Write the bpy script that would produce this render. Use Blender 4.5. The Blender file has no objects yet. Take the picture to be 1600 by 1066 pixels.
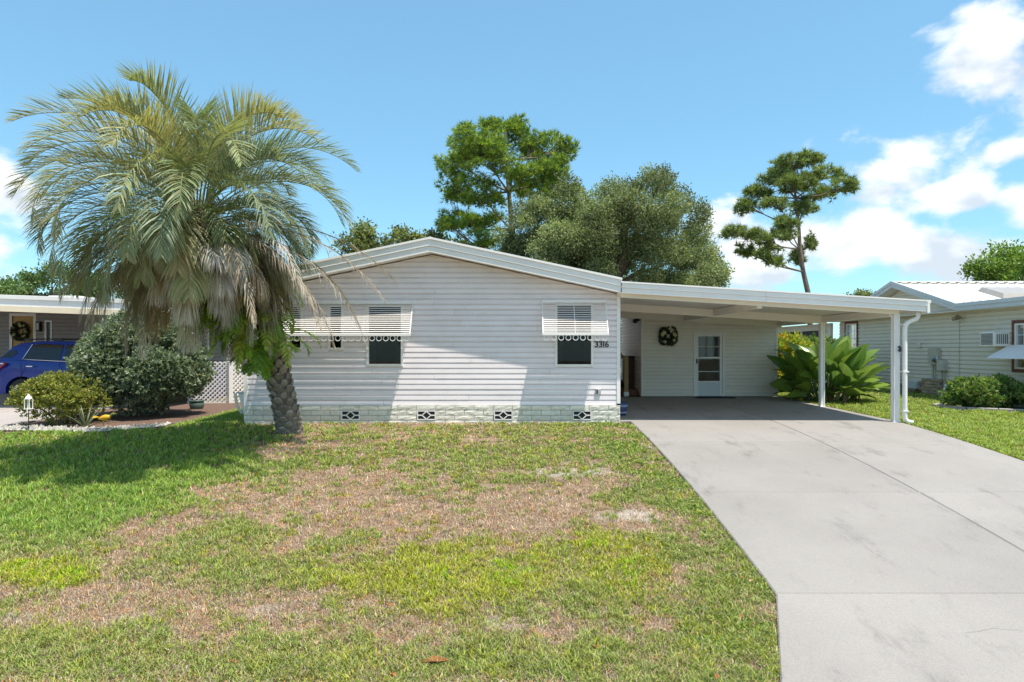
import bpy, math, random
import numpy as np
from mathutils import Vector, Matrix

random.seed(7)
RNG = np.random.default_rng(11)
scene = bpy.context.scene
COL = scene.collection
R = math.radians

# ------------------------------------------------------------------ camera, sky, sun, exposure
CAMZ = 1.44
cam_d = bpy.data.cameras.new('camera'); cam = bpy.data.objects.new('camera', cam_d); COL.objects.link(cam)
cam.location = (0, 0, CAMZ); cam.rotation_euler = (R(90), 0, 0)
cam_d.sensor_width = 36; cam_d.lens = 24.0; cam_d.shift_y = 0.0075
cam_d.clip_start = 0.1; cam_d.clip_end = 2000
scene.camera = cam
SUNV = Vector((1.0, -0.8, 3.5)).normalized()          # towards the sun
SUN_EL = math.asin(SUNV.z); SUN_AZ = math.atan2(SUNV.x, SUNV.y)
sun_d = bpy.data.lights.new('sun', 'SUN'); sun = bpy.data.objects.new('sun', sun_d); COL.objects.link(sun)
sun_d.energy = 3.1; sun_d.angle = R(0.55); sun_d.color = (1.0, 0.93, 0.81)
sun.rotation_euler = (-SUNV).to_track_quat('-Z', 'Y').to_euler()
sun.location = SUNV * 60
vs = scene.view_settings
vs.view_transform = 'Standard'; vs.look = 'None'; vs.gamma = 1.0; vs.exposure = 1.1
SKY_STRENGTH = 0.15
scene.cycles.diffuse_bounces = 8; scene.cycles.max_bounces = 14

def build_world():
    w = bpy.data.worlds.new('World'); scene.world = w; w.use_nodes = True
    nt = w.node_tree; N = nt.nodes; Lk = nt.links; N.clear()
    def nd(t, **k):
        n = N.new(t)
        for a, b in k.items(): setattr(n, a, b)
        return n
    def math_(op, a, b=None, clamp=False):
        n = nd('ShaderNodeMath', operation=op, use_clamp=clamp)
        for i, v in enumerate((a, b)):
            if v is None: continue
            if isinstance(v, (int, float)): n.inputs[i].default_value = v
            else: Lk.new(v, n.inputs[i])
        return n.outputs[0]
    sky = nd('ShaderNodeTexSky', sky_type='NISHITA', sun_disc=False)
    sky.sun_elevation = SUN_EL; sky.sun_rotation = SUN_AZ
    sky.air_density = 1.0; sky.dust_density = 0.6; sky.ozone_density = 1.6; sky.altitude = 600
    tc = nd('ShaderNodeTexCoord'); sep = nd('ShaderNodeSeparateXYZ'); Lk.new(tc.outputs['Generated'], sep.inputs[0])
    az = math_('ARCTAN2', sep.outputs[0], sep.outputs[1]); el = math_('ARCSINE', sep.outputs[2])
    noise = nd('ShaderNodeTexNoise'); noise.inputs['Scale'].default_value = 9; noise.inputs['Detail'].default_value = 9
    noise.inputs['Roughness'].default_value = 0.56; noise.inputs['Distortion'].default_value = 0.25
    mp = nd('ShaderNodeMapping'); mp.inputs['Scale'].default_value = (1, 1, 1.7); Lk.new(tc.outputs['Generated'], mp.inputs[0]); Lk.new(mp.outputs[0], noise.inputs['Vector'])
    # cumulus banks: azimuth, elevation, half width, half height (degrees)
    banks = []
    for (x, y, rx, ry) in [(1545, 82, 92, 64), (1410, 252, 125, 58), (1122, 338, 55, 36), (1485, 303, 85, 38), (1600, 320, 55, 48),
                           (1290, 382, 150, 56), (1480, 395, 150, 50), (1590, 235, 60, 26), (1190, 420, 90, 30), (-20, 285, 70, 48), (-10, 385, 75, 45), (1700, 150, 120, 60)]:
        a = math.atan((x - 800) / 1067); e = math.atan((545 - y) / 1067 * math.cos(a))
        banks.append((a, e, 1.22 * rx / 1067 * math.cos(a) ** 2, 1.18 * ry / 1067 * math.cos(a)))
    rr = random.Random(3)
    for k in range(30):                                   # unseen cumulus round the sky, extra and enlarged to lift the ambient light
        a = R(50 + k * (260 / 29)); a = a if a < math.pi else a - 2 * math.pi
        banks.append((a, R(rr.uniform(6, 46)), R(rr.uniform(7, 15)), R(rr.uniform(3.5, 7.5))))
    best = None; low = None
    for (a, e, ra, re) in banks:
        dx = math_('MULTIPLY', math_('SUBTRACT', az, a), 1 / ra); dy = math_('MULTIPLY', math_('SUBTRACT', el, e), 1 / re)
        d = math_('SQRT', math_('ADD', math_('MULTIPLY', dx, dx), math_('MULTIPLY', dy, dy)))
        c = math_('SUBTRACT', 1.0, d)
        wgt = math_('POWER', math_('MAXIMUM', math_('ADD', c, .6), .0005), 3.0)
        low = math_('MULTIPLY', wgt, dy) if low is None else math_('ADD', low, math_('MULTIPLY', wgt, dy)); wsum = wgt if best is None else math_('ADD', wsum, wgt)
        best = c if best is None else math_('MAXIMUM', best, c)
    low = math_('MAXIMUM', math_('MINIMUM', math_('DIVIDE', low, wsum), 1.2), -1.2)
    f = math_('ADD', best, math_('MULTIPLY', math_('SUBTRACT', noise.outputs['Fac'], 0.5), 2.9))
    mr = nd('ShaderNodeMapRange', interpolation_type='SMOOTHSTEP'); Lk.new(f, mr.inputs[0])
    mr.inputs[1].default_value = 0.0; mr.inputs[2].default_value = 0.62
    mask = math_('MULTIPLY', mr.outputs[0], 0.93)
    n2 = nd('ShaderNodeTexNoise'); n2.inputs['Scale'].default_value = 14; n2.inputs['Detail'].default_value = 6
    Lk.new(mp.outputs[0], n2.inputs['Vector'])
    cr = nd('ShaderNodeValToRGB'); Lk.new(math_('ADD', math_('MULTIPLY', low, .22), n2.outputs['Fac']), cr.inputs[0])
    cr.color_ramp.elements[0].position = 0.32; cr.color_ramp.elements[0].color = (2.35, 2.6, 2.9, 1)
    cr.color_ramp.elements[1].position = 0.56; cr.color_ramp.elements[1].color = (3.9, 3.9, 3.85, 1)
    tint = nd('ShaderNodeVectorMath', operation='MULTIPLY'); Lk.new(sky.outputs[0], tint.inputs[0]); tint.inputs[1].default_value = (.61, .825, .79)
    mix = nd('ShaderNodeMixRGB'); Lk.new(mask, mix.inputs[0])
    soft = nd('ShaderNodeMixRGB'); soft.inputs[0].default_value = .48; Lk.new(tint.outputs[0], soft.inputs[1]); soft.inputs[2].default_value = (.78, 1.62, 2.42, 1)   # constant blue mixed in to flatten the sky's brightness gradient
    Lk.new(soft.outputs[0], mix.inputs[1]); Lk.new(cr.outputs[0], mix.inputs[2])
    bg = nd('ShaderNodeBackground'); bg.inputs['Strength'].default_value = SKY_STRENGTH
    out = nd('ShaderNodeOutputWorld'); Lk.new(mix.outputs[0], bg.inputs[0]); Lk.new(bg.outputs[0], out.inputs[0])
build_world()

# ------------------------------------------------------------------ helpers
F = 1066.67
def W(px, py, Y):                       # a point seen at a pixel of the photograph, at distance Y
    return Vector(((px - 800) / F * Y, Y, CAMZ - (py - 545) / F * Y))
def sstep(a, b, x):
    t = np.clip((np.asarray(x, float) - a) / (b - a), 0, 1); return t * t * (3 - 2 * t)
def ground(x, y):
    x = np.asarray(x, float); y = np.asarray(y, float)
    d = np.clip(13.3 - y, 0, 10.6)
    z = -(0.045 * d + 0.0073 * d * d) + 0.012 * np.clip(y - 13.3, 0, 7)
    return z - 0.10 * sstep(-3, -9, x)
def gz(x, y): return float(ground(x, y))

def tag(o, label=None, cat=None, group=None, kind=None):
    if label: o['label'] = label
    if cat: o['category'] = cat
    if group: o['group'] = group
    if kind: o['kind'] = kind
    return o
def thing(name, loc, label, cat, group=None):
    o = bpy.data.objects.new(name, None); COL.objects.link(o); o.location = loc; o.empty_display_size = .2
    return tag(o, label, cat, group)
def origin_of(p):
    v = Vector((0, 0, 0))
    while p is not None:
        v += p.location; p = p.parent
    return v
def link(name, me, parent=None):
    o = bpy.data.objects.new(name, me); COL.objects.link(o)
    if parent is not None: o.parent = parent
    return o
def smooth(me, on=True):
    me.polygons.foreach_set('use_smooth', np.full(len(me.polygons), on)); me.update()

class MB:
    """collects shapes; build() links them as one mesh object"""
    def __init__(s): s.v = []; s.f = []; s.sm = []
    def add(s, vs_, fs, M=None, sm=False):
        b = len(s.v)
        for p in vs_:
            p = Vector(p); s.v.append(tuple(M @ p if M is not None else p))
        for f in fs: s.f.append(tuple(i + b for i in f)); s.sm.append(sm)
        return s
    def box(s, x0, x1, y0, y1, z0, z1, M=None):
        vs_ = [(x, y, z) for z in (z0, z1) for y in (y0, y1) for x in (x0, x1)]
        return s.add(vs_, [(0, 2, 3, 1), (4, 5, 7, 6), (0, 1, 5, 4), (2, 6, 7, 3), (0, 4, 6, 2), (1, 3, 7, 5)], M)
    def prism(s, poly, y0, y1, M=None):           # polygon in x,z, extruded along y
        n = len(poly); vs_ = [(x, y0, z) for x, z in poly] + [(x, y1, z) for x, z in poly]
        fs = [tuple(range(n)), tuple(range(2 * n - 1, n - 1, -1))] + [(i + n, (i + 1) % n + n, (i + 1) % n, i) for i in range(n)]
        return s.add(vs_, fs, M)
    def bar(s, a, b, w, h=None, M=None, up=(0, 0, 1)):
        a = Vector(a); b = Vector(b); h = h or w; t = (b - a).normalized(); u = Vector(up)
        if abs(t.dot(u)) > .98: u = Vector((0, 1, 0))
        sd = t.cross(u).normalized(); u = sd.cross(t)
        vs_ = [p + sd * i * w / 2 + u * j * h / 2 for p in (a, b) for i, j in ((-1, -1), (1, -1), (1, 1), (-1, 1))]
        return s.add(vs_, [(3, 2, 1, 0), (4, 5, 6, 7), (0, 1, 5, 4), (1, 2, 6, 5), (2, 3, 7, 6), (3, 0, 4, 7)], M)
    def tube(s, pts, rad, n=8, M=None, cap=True):
        pts = [Vector(p) for p in pts]; m = len(pts)
        if isinstance(rad, (int, float)): rad = [rad] * m
        rings = []; prev = None
        for i, p in enumerate(pts):
            t = (pts[min(i + 1, m - 1)] - pts[max(i - 1, 0)]).normalized()
            if prev is None:
                prev = t.orthogonal().normalized()
            sd = (prev - t * prev.dot(t)).normalized(); prev = sd; u = t.cross(sd)
            rings.append([p + (sd * math.cos(2 * math.pi * k / n) + u * math.sin(2 * math.pi * k / n)) * rad[i] for k in range(n)])
        vs_ = [q for r_ in rings for q in r_]
        fs = [(i * n + k, i * n + (k + 1) % n, (i + 1) * n + (k + 1) % n, (i + 1) * n + k) for i in range(m - 1) for k in range(n)]
        s.add(vs_, fs, M, True)
        if cap:
            s.add(rings[0], [tuple(range(n - 1, -1, -1))], M); s.add(rings[-1], [tuple(range(n))], M)
        return s
    def lathe(s, prof, c, n=20, M=None):             # profile (r,z), closed by its own points
        m = len(prof)
        vs_ = [(c[0] + r * math.cos(2 * math.pi * k / n), c[1] + r * math.sin(2 * math.pi * k / n), c[2] + z) for r, z in prof for k in range(n)]
        fs = [(i * n + k, i * n + (k + 1) % n, (i + 1) * n + (k + 1) % n, (i + 1) * n + k) for i in range(m - 1) for k in range(n)]
        return s.add(vs_, fs, M, True)
    def ring(s, c, r, w, th, M=None, n=18, a0=0, a1=2 * math.pi):   # flat ring in the x,z plane
        vs_ = []; full = abs(a1 - a0 - 2 * math.pi) < 1e-6; m = n if full else n + 1
        for k in range(m):
            a = a0 + (a1 - a0) * k / n
            for rr in (r - w / 2, r + w / 2):
                for yy in (-th / 2, th / 2): vs_.append((c[0] + rr * math.cos(a), c[1] + yy, c[2] + rr * math.sin(a)))
        fs = []
        for k in range(n):
            a = k * 4; b = ((k + 1) % m) * 4
            fs += [(a, b, b + 2, a + 2), (a + 1, a + 3, b + 3, b + 1), (a, a + 1, b + 1, b), (a + 2, b + 2, b + 3, a + 3)]
        return s.add(vs_, fs, M)
    def mesh(s, name, off=Vector((0, 0, 0))):
        me = bpy.data.meshes.new(name)
        me.from_pydata([tuple(Vector(p) - off) for p in s.v], [], s.f)
        me.polygons.foreach_set('use_smooth', s.sm); me.update(); return me
    def build(s, name, mat, parent=None, bevel=0, label=None):
        me = s.mesh(name, origin_of(parent)); me.materials.append(mat)
        o = link(name, me, parent)
        if bevel:
            b = o.modifiers.new('bevel', 'BEVEL'); b.width = bevel; b.segments = 2; b.limit_method = 'ANGLE'; b.angle_limit = R(40)
        if label: o['label'] = label
        return o

def inst(name, me, parent, loc, rot=(0, 0, 0), scale=(1, 1, 1)):
    o = link(name, me, parent); o.location = Vector(loc) - origin_of(parent); o.rotation_euler = rot; o.scale = scale
    return o
def fastmesh(name, V, k, mat, parent=None, col=None, smooth_=False):
    """V: (n*k,3) vertices, faces of k consecutive vertices"""
    V = np.asarray(V, np.float32); n = len(V); nf = n // k
    off = origin_of(parent); V = V - np.array(off, np.float32)
    me = bpy.data.meshes.new(name); me.vertices.add(n); me.vertices.foreach_set('co', V.ravel())
    me.loops.add(n); me.loops.foreach_set('vertex_index', np.arange(n, dtype=np.int32))
    me.polygons.add(nf); me.polygons.foreach_set('loop_start', np.arange(0, n, k, dtype=np.int32))
    try: me.polygons.foreach_set('loop_total', np.full(nf, k, np.int32))
    except Exception: pass
    me.polygons.foreach_set('use_smooth', np.full(nf, smooth_))
    if col is not None:
        a = me.attributes.new('col', 'FLOAT_COLOR', 'POINT')
        c = np.ones((n, 4), np.float32); c[:, :3] = col; a.data.foreach_set('color', c.ravel())
    me.update(); me.validate(); me.materials.append(mat)
    return link(name, me, parent)
def idxmesh(name, V, Fq, mat, parent=None, col=None, smooth_=False, off=None):
    V = np.asarray(V, np.float32); Fq = np.asarray(Fq, np.int32); n = len(V); nf, k = Fq.shape
    o_ = np.array(origin_of(parent) if off is None else off, np.float32); V = V - o_
    me = bpy.data.meshes.new(name); me.vertices.add(n); me.vertices.foreach_set('co', V.ravel())
    me.loops.add(nf * k); me.loops.foreach_set('vertex_index', Fq.ravel())
    me.polygons.add(nf); me.polygons.foreach_set('loop_start', np.arange(0, nf * k, k, dtype=np.int32))
    try: me.polygons.foreach_set('loop_total', np.full(nf, k, np.int32))
    except Exception: pass
    me.polygons.foreach_set('use_smooth', np.full(nf, smooth_))
    if col is not None:
        a = me.attributes.new('col', 'FLOAT_COLOR', 'POINT')
        c = np.ones((n, 4), np.float32); c[:, :3] = col; a.data.foreach_set('color', c.ravel())
    me.update(); me.materials.append(mat)
    return link(name, me, parent)

# ------------------------------------------------------------------ materials
def mat(name, color, rough=.6, var=.12, scale=6, bump=0, bscale=40, metal=0, spec=.4, dirt=None, dscale=(2, 2, 2), damt=.5, objvar=0, coat=0):
    m = bpy.data.materials.new(name); m.use_nodes = True; nt = m.node_tree; N = nt.nodes; L = nt.links
    b = N['Principled BSDF']; b.inputs['Roughness'].default_value = rough; b.inputs['Metallic'].default_value = metal
    b.inputs['Specular IOR Level'].default_value = spec; b.inputs['Coat Weight'].default_value = coat
    geo = N.new('ShaderNodeNewGeometry')
    nz = N.new('ShaderNodeTexNoise'); nz.inputs['Scale'].default_value = scale; nz.inputs['Detail'].default_value = 6; nz.inputs['Roughness'].default_value = .65
    L.new(geo.outputs['Position'], nz.inputs['Vector'])
    mr = N.new('ShaderNodeMapRange'); L.new(nz.outputs['Fac'], mr.inputs[0])
    mr.inputs[1].default_value = .25; mr.inputs[2].default_value = .75; mr.inputs[3].default_value = 1 - var; mr.inputs[4].default_value = 1 + var
    val = mr.outputs[0]
    if objvar:
        oi = N.new('ShaderNodeObjectInfo'); m2 = N.new('ShaderNodeMapRange'); L.new(oi.outputs['Random'], m2.inputs[0])
        m2.inputs[3].default_value = 1 - objvar; m2.inputs[4].default_value = 1 + objvar
        mm = N.new('ShaderNodeMath'); mm.operation = 'MULTIPLY'; L.new(val, mm.inputs[0]); L.new(m2.outputs[0], mm.inputs[1]); val = mm.outputs[0]
    vm = N.new('ShaderNodeVectorMath'); vm.operation = 'SCALE'; vm.inputs[0].default_value = color[:3]; L.new(val, vm.inputs['Scale'])
    cout = vm.outputs[0]
    if dirt is not None:
        n2 = N.new('ShaderNodeTexNoise'); n2.inputs['Scale'].default_value = 1; n2.inputs['Detail'].default_value = 7; n2.inputs['Roughness'].default_value = .7
        mp = N.new('ShaderNodeMapping'); mp.inputs['Scale'].default_value = dscale; L.new(geo.outputs['Position'], mp.inputs[0]); L.new(mp.outputs[0], n2.inputs['Vector'])
        rp = N.new('ShaderNodeMapRange'); rp.interpolation_type = 'SMOOTHSTEP'; L.new(n2.outputs['Fac'], rp.inputs[0])
        rp.inputs[1].default_value = .5; rp.inputs[2].default_value = .75; rp.inputs[4].default_value = damt
        mx = N.new('ShaderNodeMixRGB'); L.new(rp.outputs[0], mx.inputs[0]); L.new(cout, mx.inputs[1]); mx.inputs[2].default_value = (*dirt, 1)
        cout = mx.outputs[0]
    L.new(cout, b.inputs['Base Color'])
    if bump:
        n3 = N.new('ShaderNodeTexNoise'); n3.inputs['Scale'].default_value = bscale; n3.inputs['Detail'].default_value = 5; L.new(geo.outputs['Position'], n3.inputs['Vector'])
        bp = N.new('ShaderNodeBump'); bp.inputs['Strength'].default_value = bump; bp.inputs['Distance'].default_value = .02
        L.new(n3.outputs['Fac'], bp.inputs['Height']); L.new(bp.outputs[0], b.inputs['Normal'])
    return m
def leafmat(name, trans=.3, rough=.5, spec=.35, gain=1.0):
    m = bpy.data.materials.new(name); m.use_nodes = True; nt = m.node_tree; N = nt.nodes; L = nt.links
    b = N['Principled BSDF']; b.inputs['Roughness'].default_value = rough; b.inputs['Specular IOR Level'].default_value = spec
    at = N.new('ShaderNodeAttribute'); at.attribute_name = 'col'
    sc = N.new('ShaderNodeVectorMath'); sc.operation = 'SCALE'; sc.inputs['Scale'].default_value = gain; L.new(at.outputs['Color'], sc.inputs[0])
    L.new(sc.outputs[0], b.inputs['Base Color'])
    tr = N.new('ShaderNodeBsdfTranslucent')
    tv = N.new('ShaderNodeVectorMath'); tv.operation = 'MULTIPLY'; tv.inputs[1].default_value = (1.25, 1.25, .6); L.new(sc.outputs[0], tv.inputs[0])
    L.new(tv.outputs[0], tr.inputs[0])
    mx = N.new('ShaderNodeMixShader'); mx.inputs[0].default_value = trans
    L.new(b.outputs[0], mx.inputs[1]); L.new(tr.outputs[0], mx.inputs[2]); L.new(mx.outputs[0], N['Material Output'].inputs[0])
    return m
def glassmat(name, tint=(.9, .93, .95), refl=1.0, dark=0.0):
    m = bpy.data.materials.new(name); m.use_nodes = True; nt = m.node_tree; N = nt.nodes; L = nt.links; N.clear()
    out = N.new('ShaderNodeOutputMaterial'); tr = N.new('ShaderNodeBsdfTransparent'); tr.inputs[0].default_value = (*tint, 1)
    gl = N.new('ShaderNodeBsdfGlossy'); gl.inputs['Roughness'].default_value = .02
    fr = N.new('ShaderNodeFresnel'); fr.inputs[0].default_value = 1.5
    ml = N.new('ShaderNodeMath'); ml.operation = 'MULTIPLY'; ml.inputs[1].default_value = (.45 * refl); ml.use_clamp = True
    L.new(fr.outputs[0], ml.inputs[0]); mx = N.new('ShaderNodeMixShader'); L.new(ml.outputs[0], mx.inputs[0]); L.new(tr.outputs[0], mx.inputs[1]); L.new(gl.outputs[0], mx.inputs[2]); L.new(mx.outputs[0], out.inputs[0])
    return m

M_SIDING = mat('lilac_grey_siding', (.83, .765, .785), .55, .04, 3, dirt=(.60, .56, .55), dscale=(1.6, 1.6, 3.5), damt=.4, objvar=.035)
M_TRIM = mat('white_aluminium', (.84, .81, .79), .4, .04, 5, dirt=(.62, .61, .58), dscale=(1, 1, 6), damt=.25)
M_ROOF = mat('white_roof_metal', (.84, .81, .77), .4, .04, 3, dirt=(.55, .54, .5), dscale=(1.5, .8, 1), damt=.25)
M_CEIL = mat('cream_ceiling_metal', (.84, .79, .73), .5, .03, 3)
M_BEAM = mat('cream_beam_metal', (.86, .81, .72), .45, .03, 3)
M_BLOCK = mat('painted_split_block', (.72, .69, .61), .9, .12, 14, bump=.5, bscale=60, dirt=(.42, .40, .33), dscale=(6, 6, 12), damt=.6, objvar=.09, spec=.15)
M_MORTAR = mat('grey_mortar', (.30, .30, .27), .9, .15, 20)
M_DARK = mat('dark_interior', (.03, .03, .032), .9, .1)
M_SCREEN_SHADE = mat('screen_and_room_shade', (.05, .052, .054), .8, .0, 30)  # porch screen, and the painted darkness of rooms behind the house windows
M_GLASS = glassmat('window_glass')
M_CURTAIN = mat('grey_curtain', (.34, .34, .34), .9, .1, 8)
M_DRAPE = mat('rust_drape', (.28, .12, .07), .9, .1, 8)
M_BLACK = mat('black_metal', (.02, .02, .02), .4, .1)
M_SHED = mat('warm_grey_shed_siding', (.82, .765, .69), .55, .05, 3, objvar=.03)
M_WOOD = mat('tan_wood', (.42, .27, .13), .7, .2, 12, dirt=(.25, .15, .08), dscale=(20, 20, 2), damt=.5)
M_DECK = mat('red_brown_deck', (.20, .085, .05), .7, .2, 10)
M_RUBBER = mat('dark_rubber', (.025, .025, .027), .8, .2, 20)
M_BARK = mat('grey_bark', (.17, .135, .11), .95, .3, 6, bump=.8, bscale=14)
M_PINEBARK = mat('pine_bark', (.20, .15, .12), .95, .3, 4, bump=.8, bscale=8)
M_LEAF = leafmat('foliage', .35, .5, .3, 1.75)
M_NEEDLE = leafmat('needles', .35, .5, .3, 2.3)
M_GRASS = leafmat('grass_blades', .3, .6, .2)
M_STRAW = leafmat('dry_grass', .15, .9, .1)
M_FROND = leafmat('palm_leaflets', .28, .45, .35, 1.45)
M_FERN = leafmat('fern_leaflets', .4, .5, .3, 1.45)

# ------------------------------------------------------------------ ground, driveway, street
def lawn_fields(x, y):
    """how green and what sort of green the lawn is at a place: worn, dry and weedy patches"""
    z = ground(x, y); u = 800 + F * x / y; v = 545 + F * (CAMZ - z) / y
    def bl(cx, cy, rx, ry): return np.exp(-(((u - cx) / rx) ** 2 + ((v - cy) / ry) ** 2) ** 1.5)
    g = np.full(np.shape(x), .58); lime = np.zeros(np.shape(x)); lush = np.zeros(np.shape(x))
    for a in [(150, 690, 330, 62), (120, 740, 260, 60), (60, 800, 200, 60)]: g = g + .75 * bl(*a); lush = lush + bl(*a)
    for a in [(560, 677, 60, 16), (675, 688, 40, 12), (690, 722, 190, 24), (520, 718, 60, 20), (900, 690, 120, 45), (650, 768, 48, 14), (970, 760, 60, 30), (735, 751, 14, 9),
              (735, 805, 24, 10), (830, 940, 120, 25), (300, 900, 160, 28), (420, 880, 60, 25), (1120, 880, 80, 110), (1150, 990, 80, 90), (1060, 760, 50, 60), (200, 1020, 260, 50), (600, 1040, 300, 40), (900, 1030, 200, 50), (380, 830, 70, 18), (270, 850, 60, 14)]:
        g = g + .5 * bl(*a)
    for a in [(690, 875, 70, 40), (800, 880, 90, 45), (960, 880, 70, 50), (1010, 900, 60, 40), (720, 930, 110, 40), (930, 840, 40, 20), (560, 900, 90, 30)]: lime = lime + .9 * bl(*a); g = g + .42 * bl(*a)
    for a in [(70, 898, 84, 25)]:
        sp_ = np.clip(1.6 - 1.6 * (((u - a[0]) / a[2]) ** 2 + ((v - a[1]) / a[3]) ** 2), 0, 1); lime = lime + 3.4 * sp_; g = g + 1.6 * sp_
    for a in [(560, 760, 110, 45), (430, 790, 120, 40), (620, 800, 90, 35), (760, 830, 140, 32), (830, 790, 120, 30), (240, 840, 90, 45), (180, 930, 200, 26), (450, 950, 220, 30), (560, 985, 120, 20), (330, 710, 150, 14),
              (470, 700, 90, 14), (870, 1000, 80, 20), (1010, 960, 60, 40), (980, 810, 90, 20), (940, 760, 50, 18), (60, 960, 100, 25), (350, 770, 60, 14), (1000, 1040, 40, 20), (500, 690, 60, 8)]:
        g = g - .62 * bl(*a)
    sand = np.zeros(np.shape(x))
    for a in [(985, 808, 55, 12), (790, 975, 50, 12), (40, 965, 50, 10), (230, 968, 60, 9), (890, 738, 60, 8), (1010, 985, 40, 9), (420, 955, 40, 9)]: sand = sand + bl(*a)
    def noise(fq, seed):                                      # lattice value noise, about -1..1
        r_ = np.random.default_rng(seed); tab = r_.uniform(-1, 1, (256, 256)); c_, s_ = math.cos(seed * 1.7), math.sin(seed * 1.7)
        a = (x * c_ - y * s_) * fq + 300; b = (x * s_ + y * c_) * fq + 300; ia = np.floor(a).astype(int); ib = np.floor(b).astype(int); fa = a - ia; fb = b - ib
        fa = fa * fa * (3 - 2 * fa); fb = fb * fb * (3 - 2 * fb); T = lambda p, q: tab[p % 256, q % 256]
        return (T(ia, ib) * (1 - fa) + T(ia + 1, ib) * fa) * (1 - fb) + (T(ia, ib + 1) * (1 - fa) + T(ia + 1, ib + 1) * fa) * fb
    br = noise(1.0, 1) * .22 + noise(2.0, 2) * .36 + noise(4.2, 3) * .46 + noise(8.5, 4) * .40 + noise(17, 5) * .22
    g = g * .85 + br * (1 - .55 * np.clip(lush, 0, 1))
    lime = lime + .28 * noise(3, 8) + .25 * noise(7, 9)
    sand = sand * np.clip(.75 + noise(4, 6) * .8 + noise(11, 7) * .7, 0, 1.3)
    right = sstep(7.3, 7.6, x); g = g * (1 - right) + right * (1.0 + .15 * noise(3, 14) + .12 * noise(9, 15)); lush = lush * (1 - right) + .6 * right
    lime = lime * (1 - right) + .25 * right
    far = sstep(13.4, 14.5, y) * (1 - right); g = g * (1 - far) + 1.0 * far; lush = lush * (1 - far) + far
    return np.clip(g, 0, 1.2), np.clip(lime, 0, 1.3), np.clip(lush, 0, 1), np.clip(sand, 0, 1)

def ground_material():
    m = bpy.data.materials.new('lawn_soil'); m.use_nodes = True; nt = m.node_tree; N = nt.nodes; L = nt.links
    b = N['Principled BSDF']; b.inputs['Roughness'].default_value = .95; b.inputs['Specular IOR Level'].default_value = .1
    at = N.new('ShaderNodeAttribute'); at.attribute_name = 'col'
    geo = N.new('ShaderNodeNewGeometry')
    nz = N.new('ShaderNodeTexNoise'); nz.inputs['Scale'].default_value = 22; nz.inputs['Detail'].default_value = 8; nz.inputs['Roughness'].default_value = .75; L.new(geo.outputs['Position'], nz.inputs[0])
    mr = N.new('ShaderNodeMapRange'); L.new(nz.outputs[0], mr.inputs[0]); mr.inputs[1].default_value = .3; mr.inputs[2].default_value = .7; mr.inputs[3].default_value = .68; mr.inputs[4].default_value = 1.25
    sc = N.new('ShaderNodeVectorMath'); sc.operation = 'SCALE'; L.new(at.outputs['Color'], sc.inputs[0]); L.new(mr.outputs[0], sc.inputs['Scale']); L.new(sc.outputs[0], b.inputs['Base Color'])
    bp = N.new('ShaderNodeBump'); bp.inputs['Strength'].default_value = .9; bp.inputs['Distance'].default_value = .03; L.new(nz.outputs[0], bp.inputs['Height']); L.new(bp.outputs[0], b.inputs['Normal'])
    return m
M_SOIL = ground_material()

def build_ground():
    xs = np.unique(np.concatenate([np.linspace(-600, -20, 14), np.linspace(-20, -12, 17), np.arange(-12, 13.01, .07), np.linspace(13.5, 20, 10), np.linspace(22, 600, 14)]))
    ys = np.unique(np.concatenate([np.linspace(-120, 3, 16), np.arange(3, 14.6, .07), np.linspace(14.7, 26, 40), np.linspace(28, 900, 18)]))
    X, Y = np.meshgrid(xs, ys); Z = ground(X, Y)
    nx, ny = len(xs), len(ys)
    g, lime, lush, sand = lawn_fields(X, np.maximum(Y, 2.5))
    soil = np.array([.29, .20, .14]); green = np.array([.10, .095, .04]); sandc = np.array([.50, .46, .41])  # green: dark tone under thick grass, shaded gaps between blades painted in
    t = np.clip(g, 0, 1)[..., None] ** 1.5 * .8
    c = soil * (1 - t) + green * t; c = c * (1 - sand[..., None] * .8) + sandc * sand[..., None] * .8
    i = np.arange(ny - 1)[:, None] * nx + np.arange(nx - 1)[None, :]
    Fq = np.stack([i, i + 1, i + 1 + nx, i + nx], -1).reshape(-1, 4)
    o = idxmesh('ground', np.stack([X, Y, Z], -1).reshape(-1, 3), Fq, M_SOIL, None, c.reshape(-1, 3), True)
    tag(o, 'patchy front lawn soil with dry and sandy spots', kind='structure')
build_ground()

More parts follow.
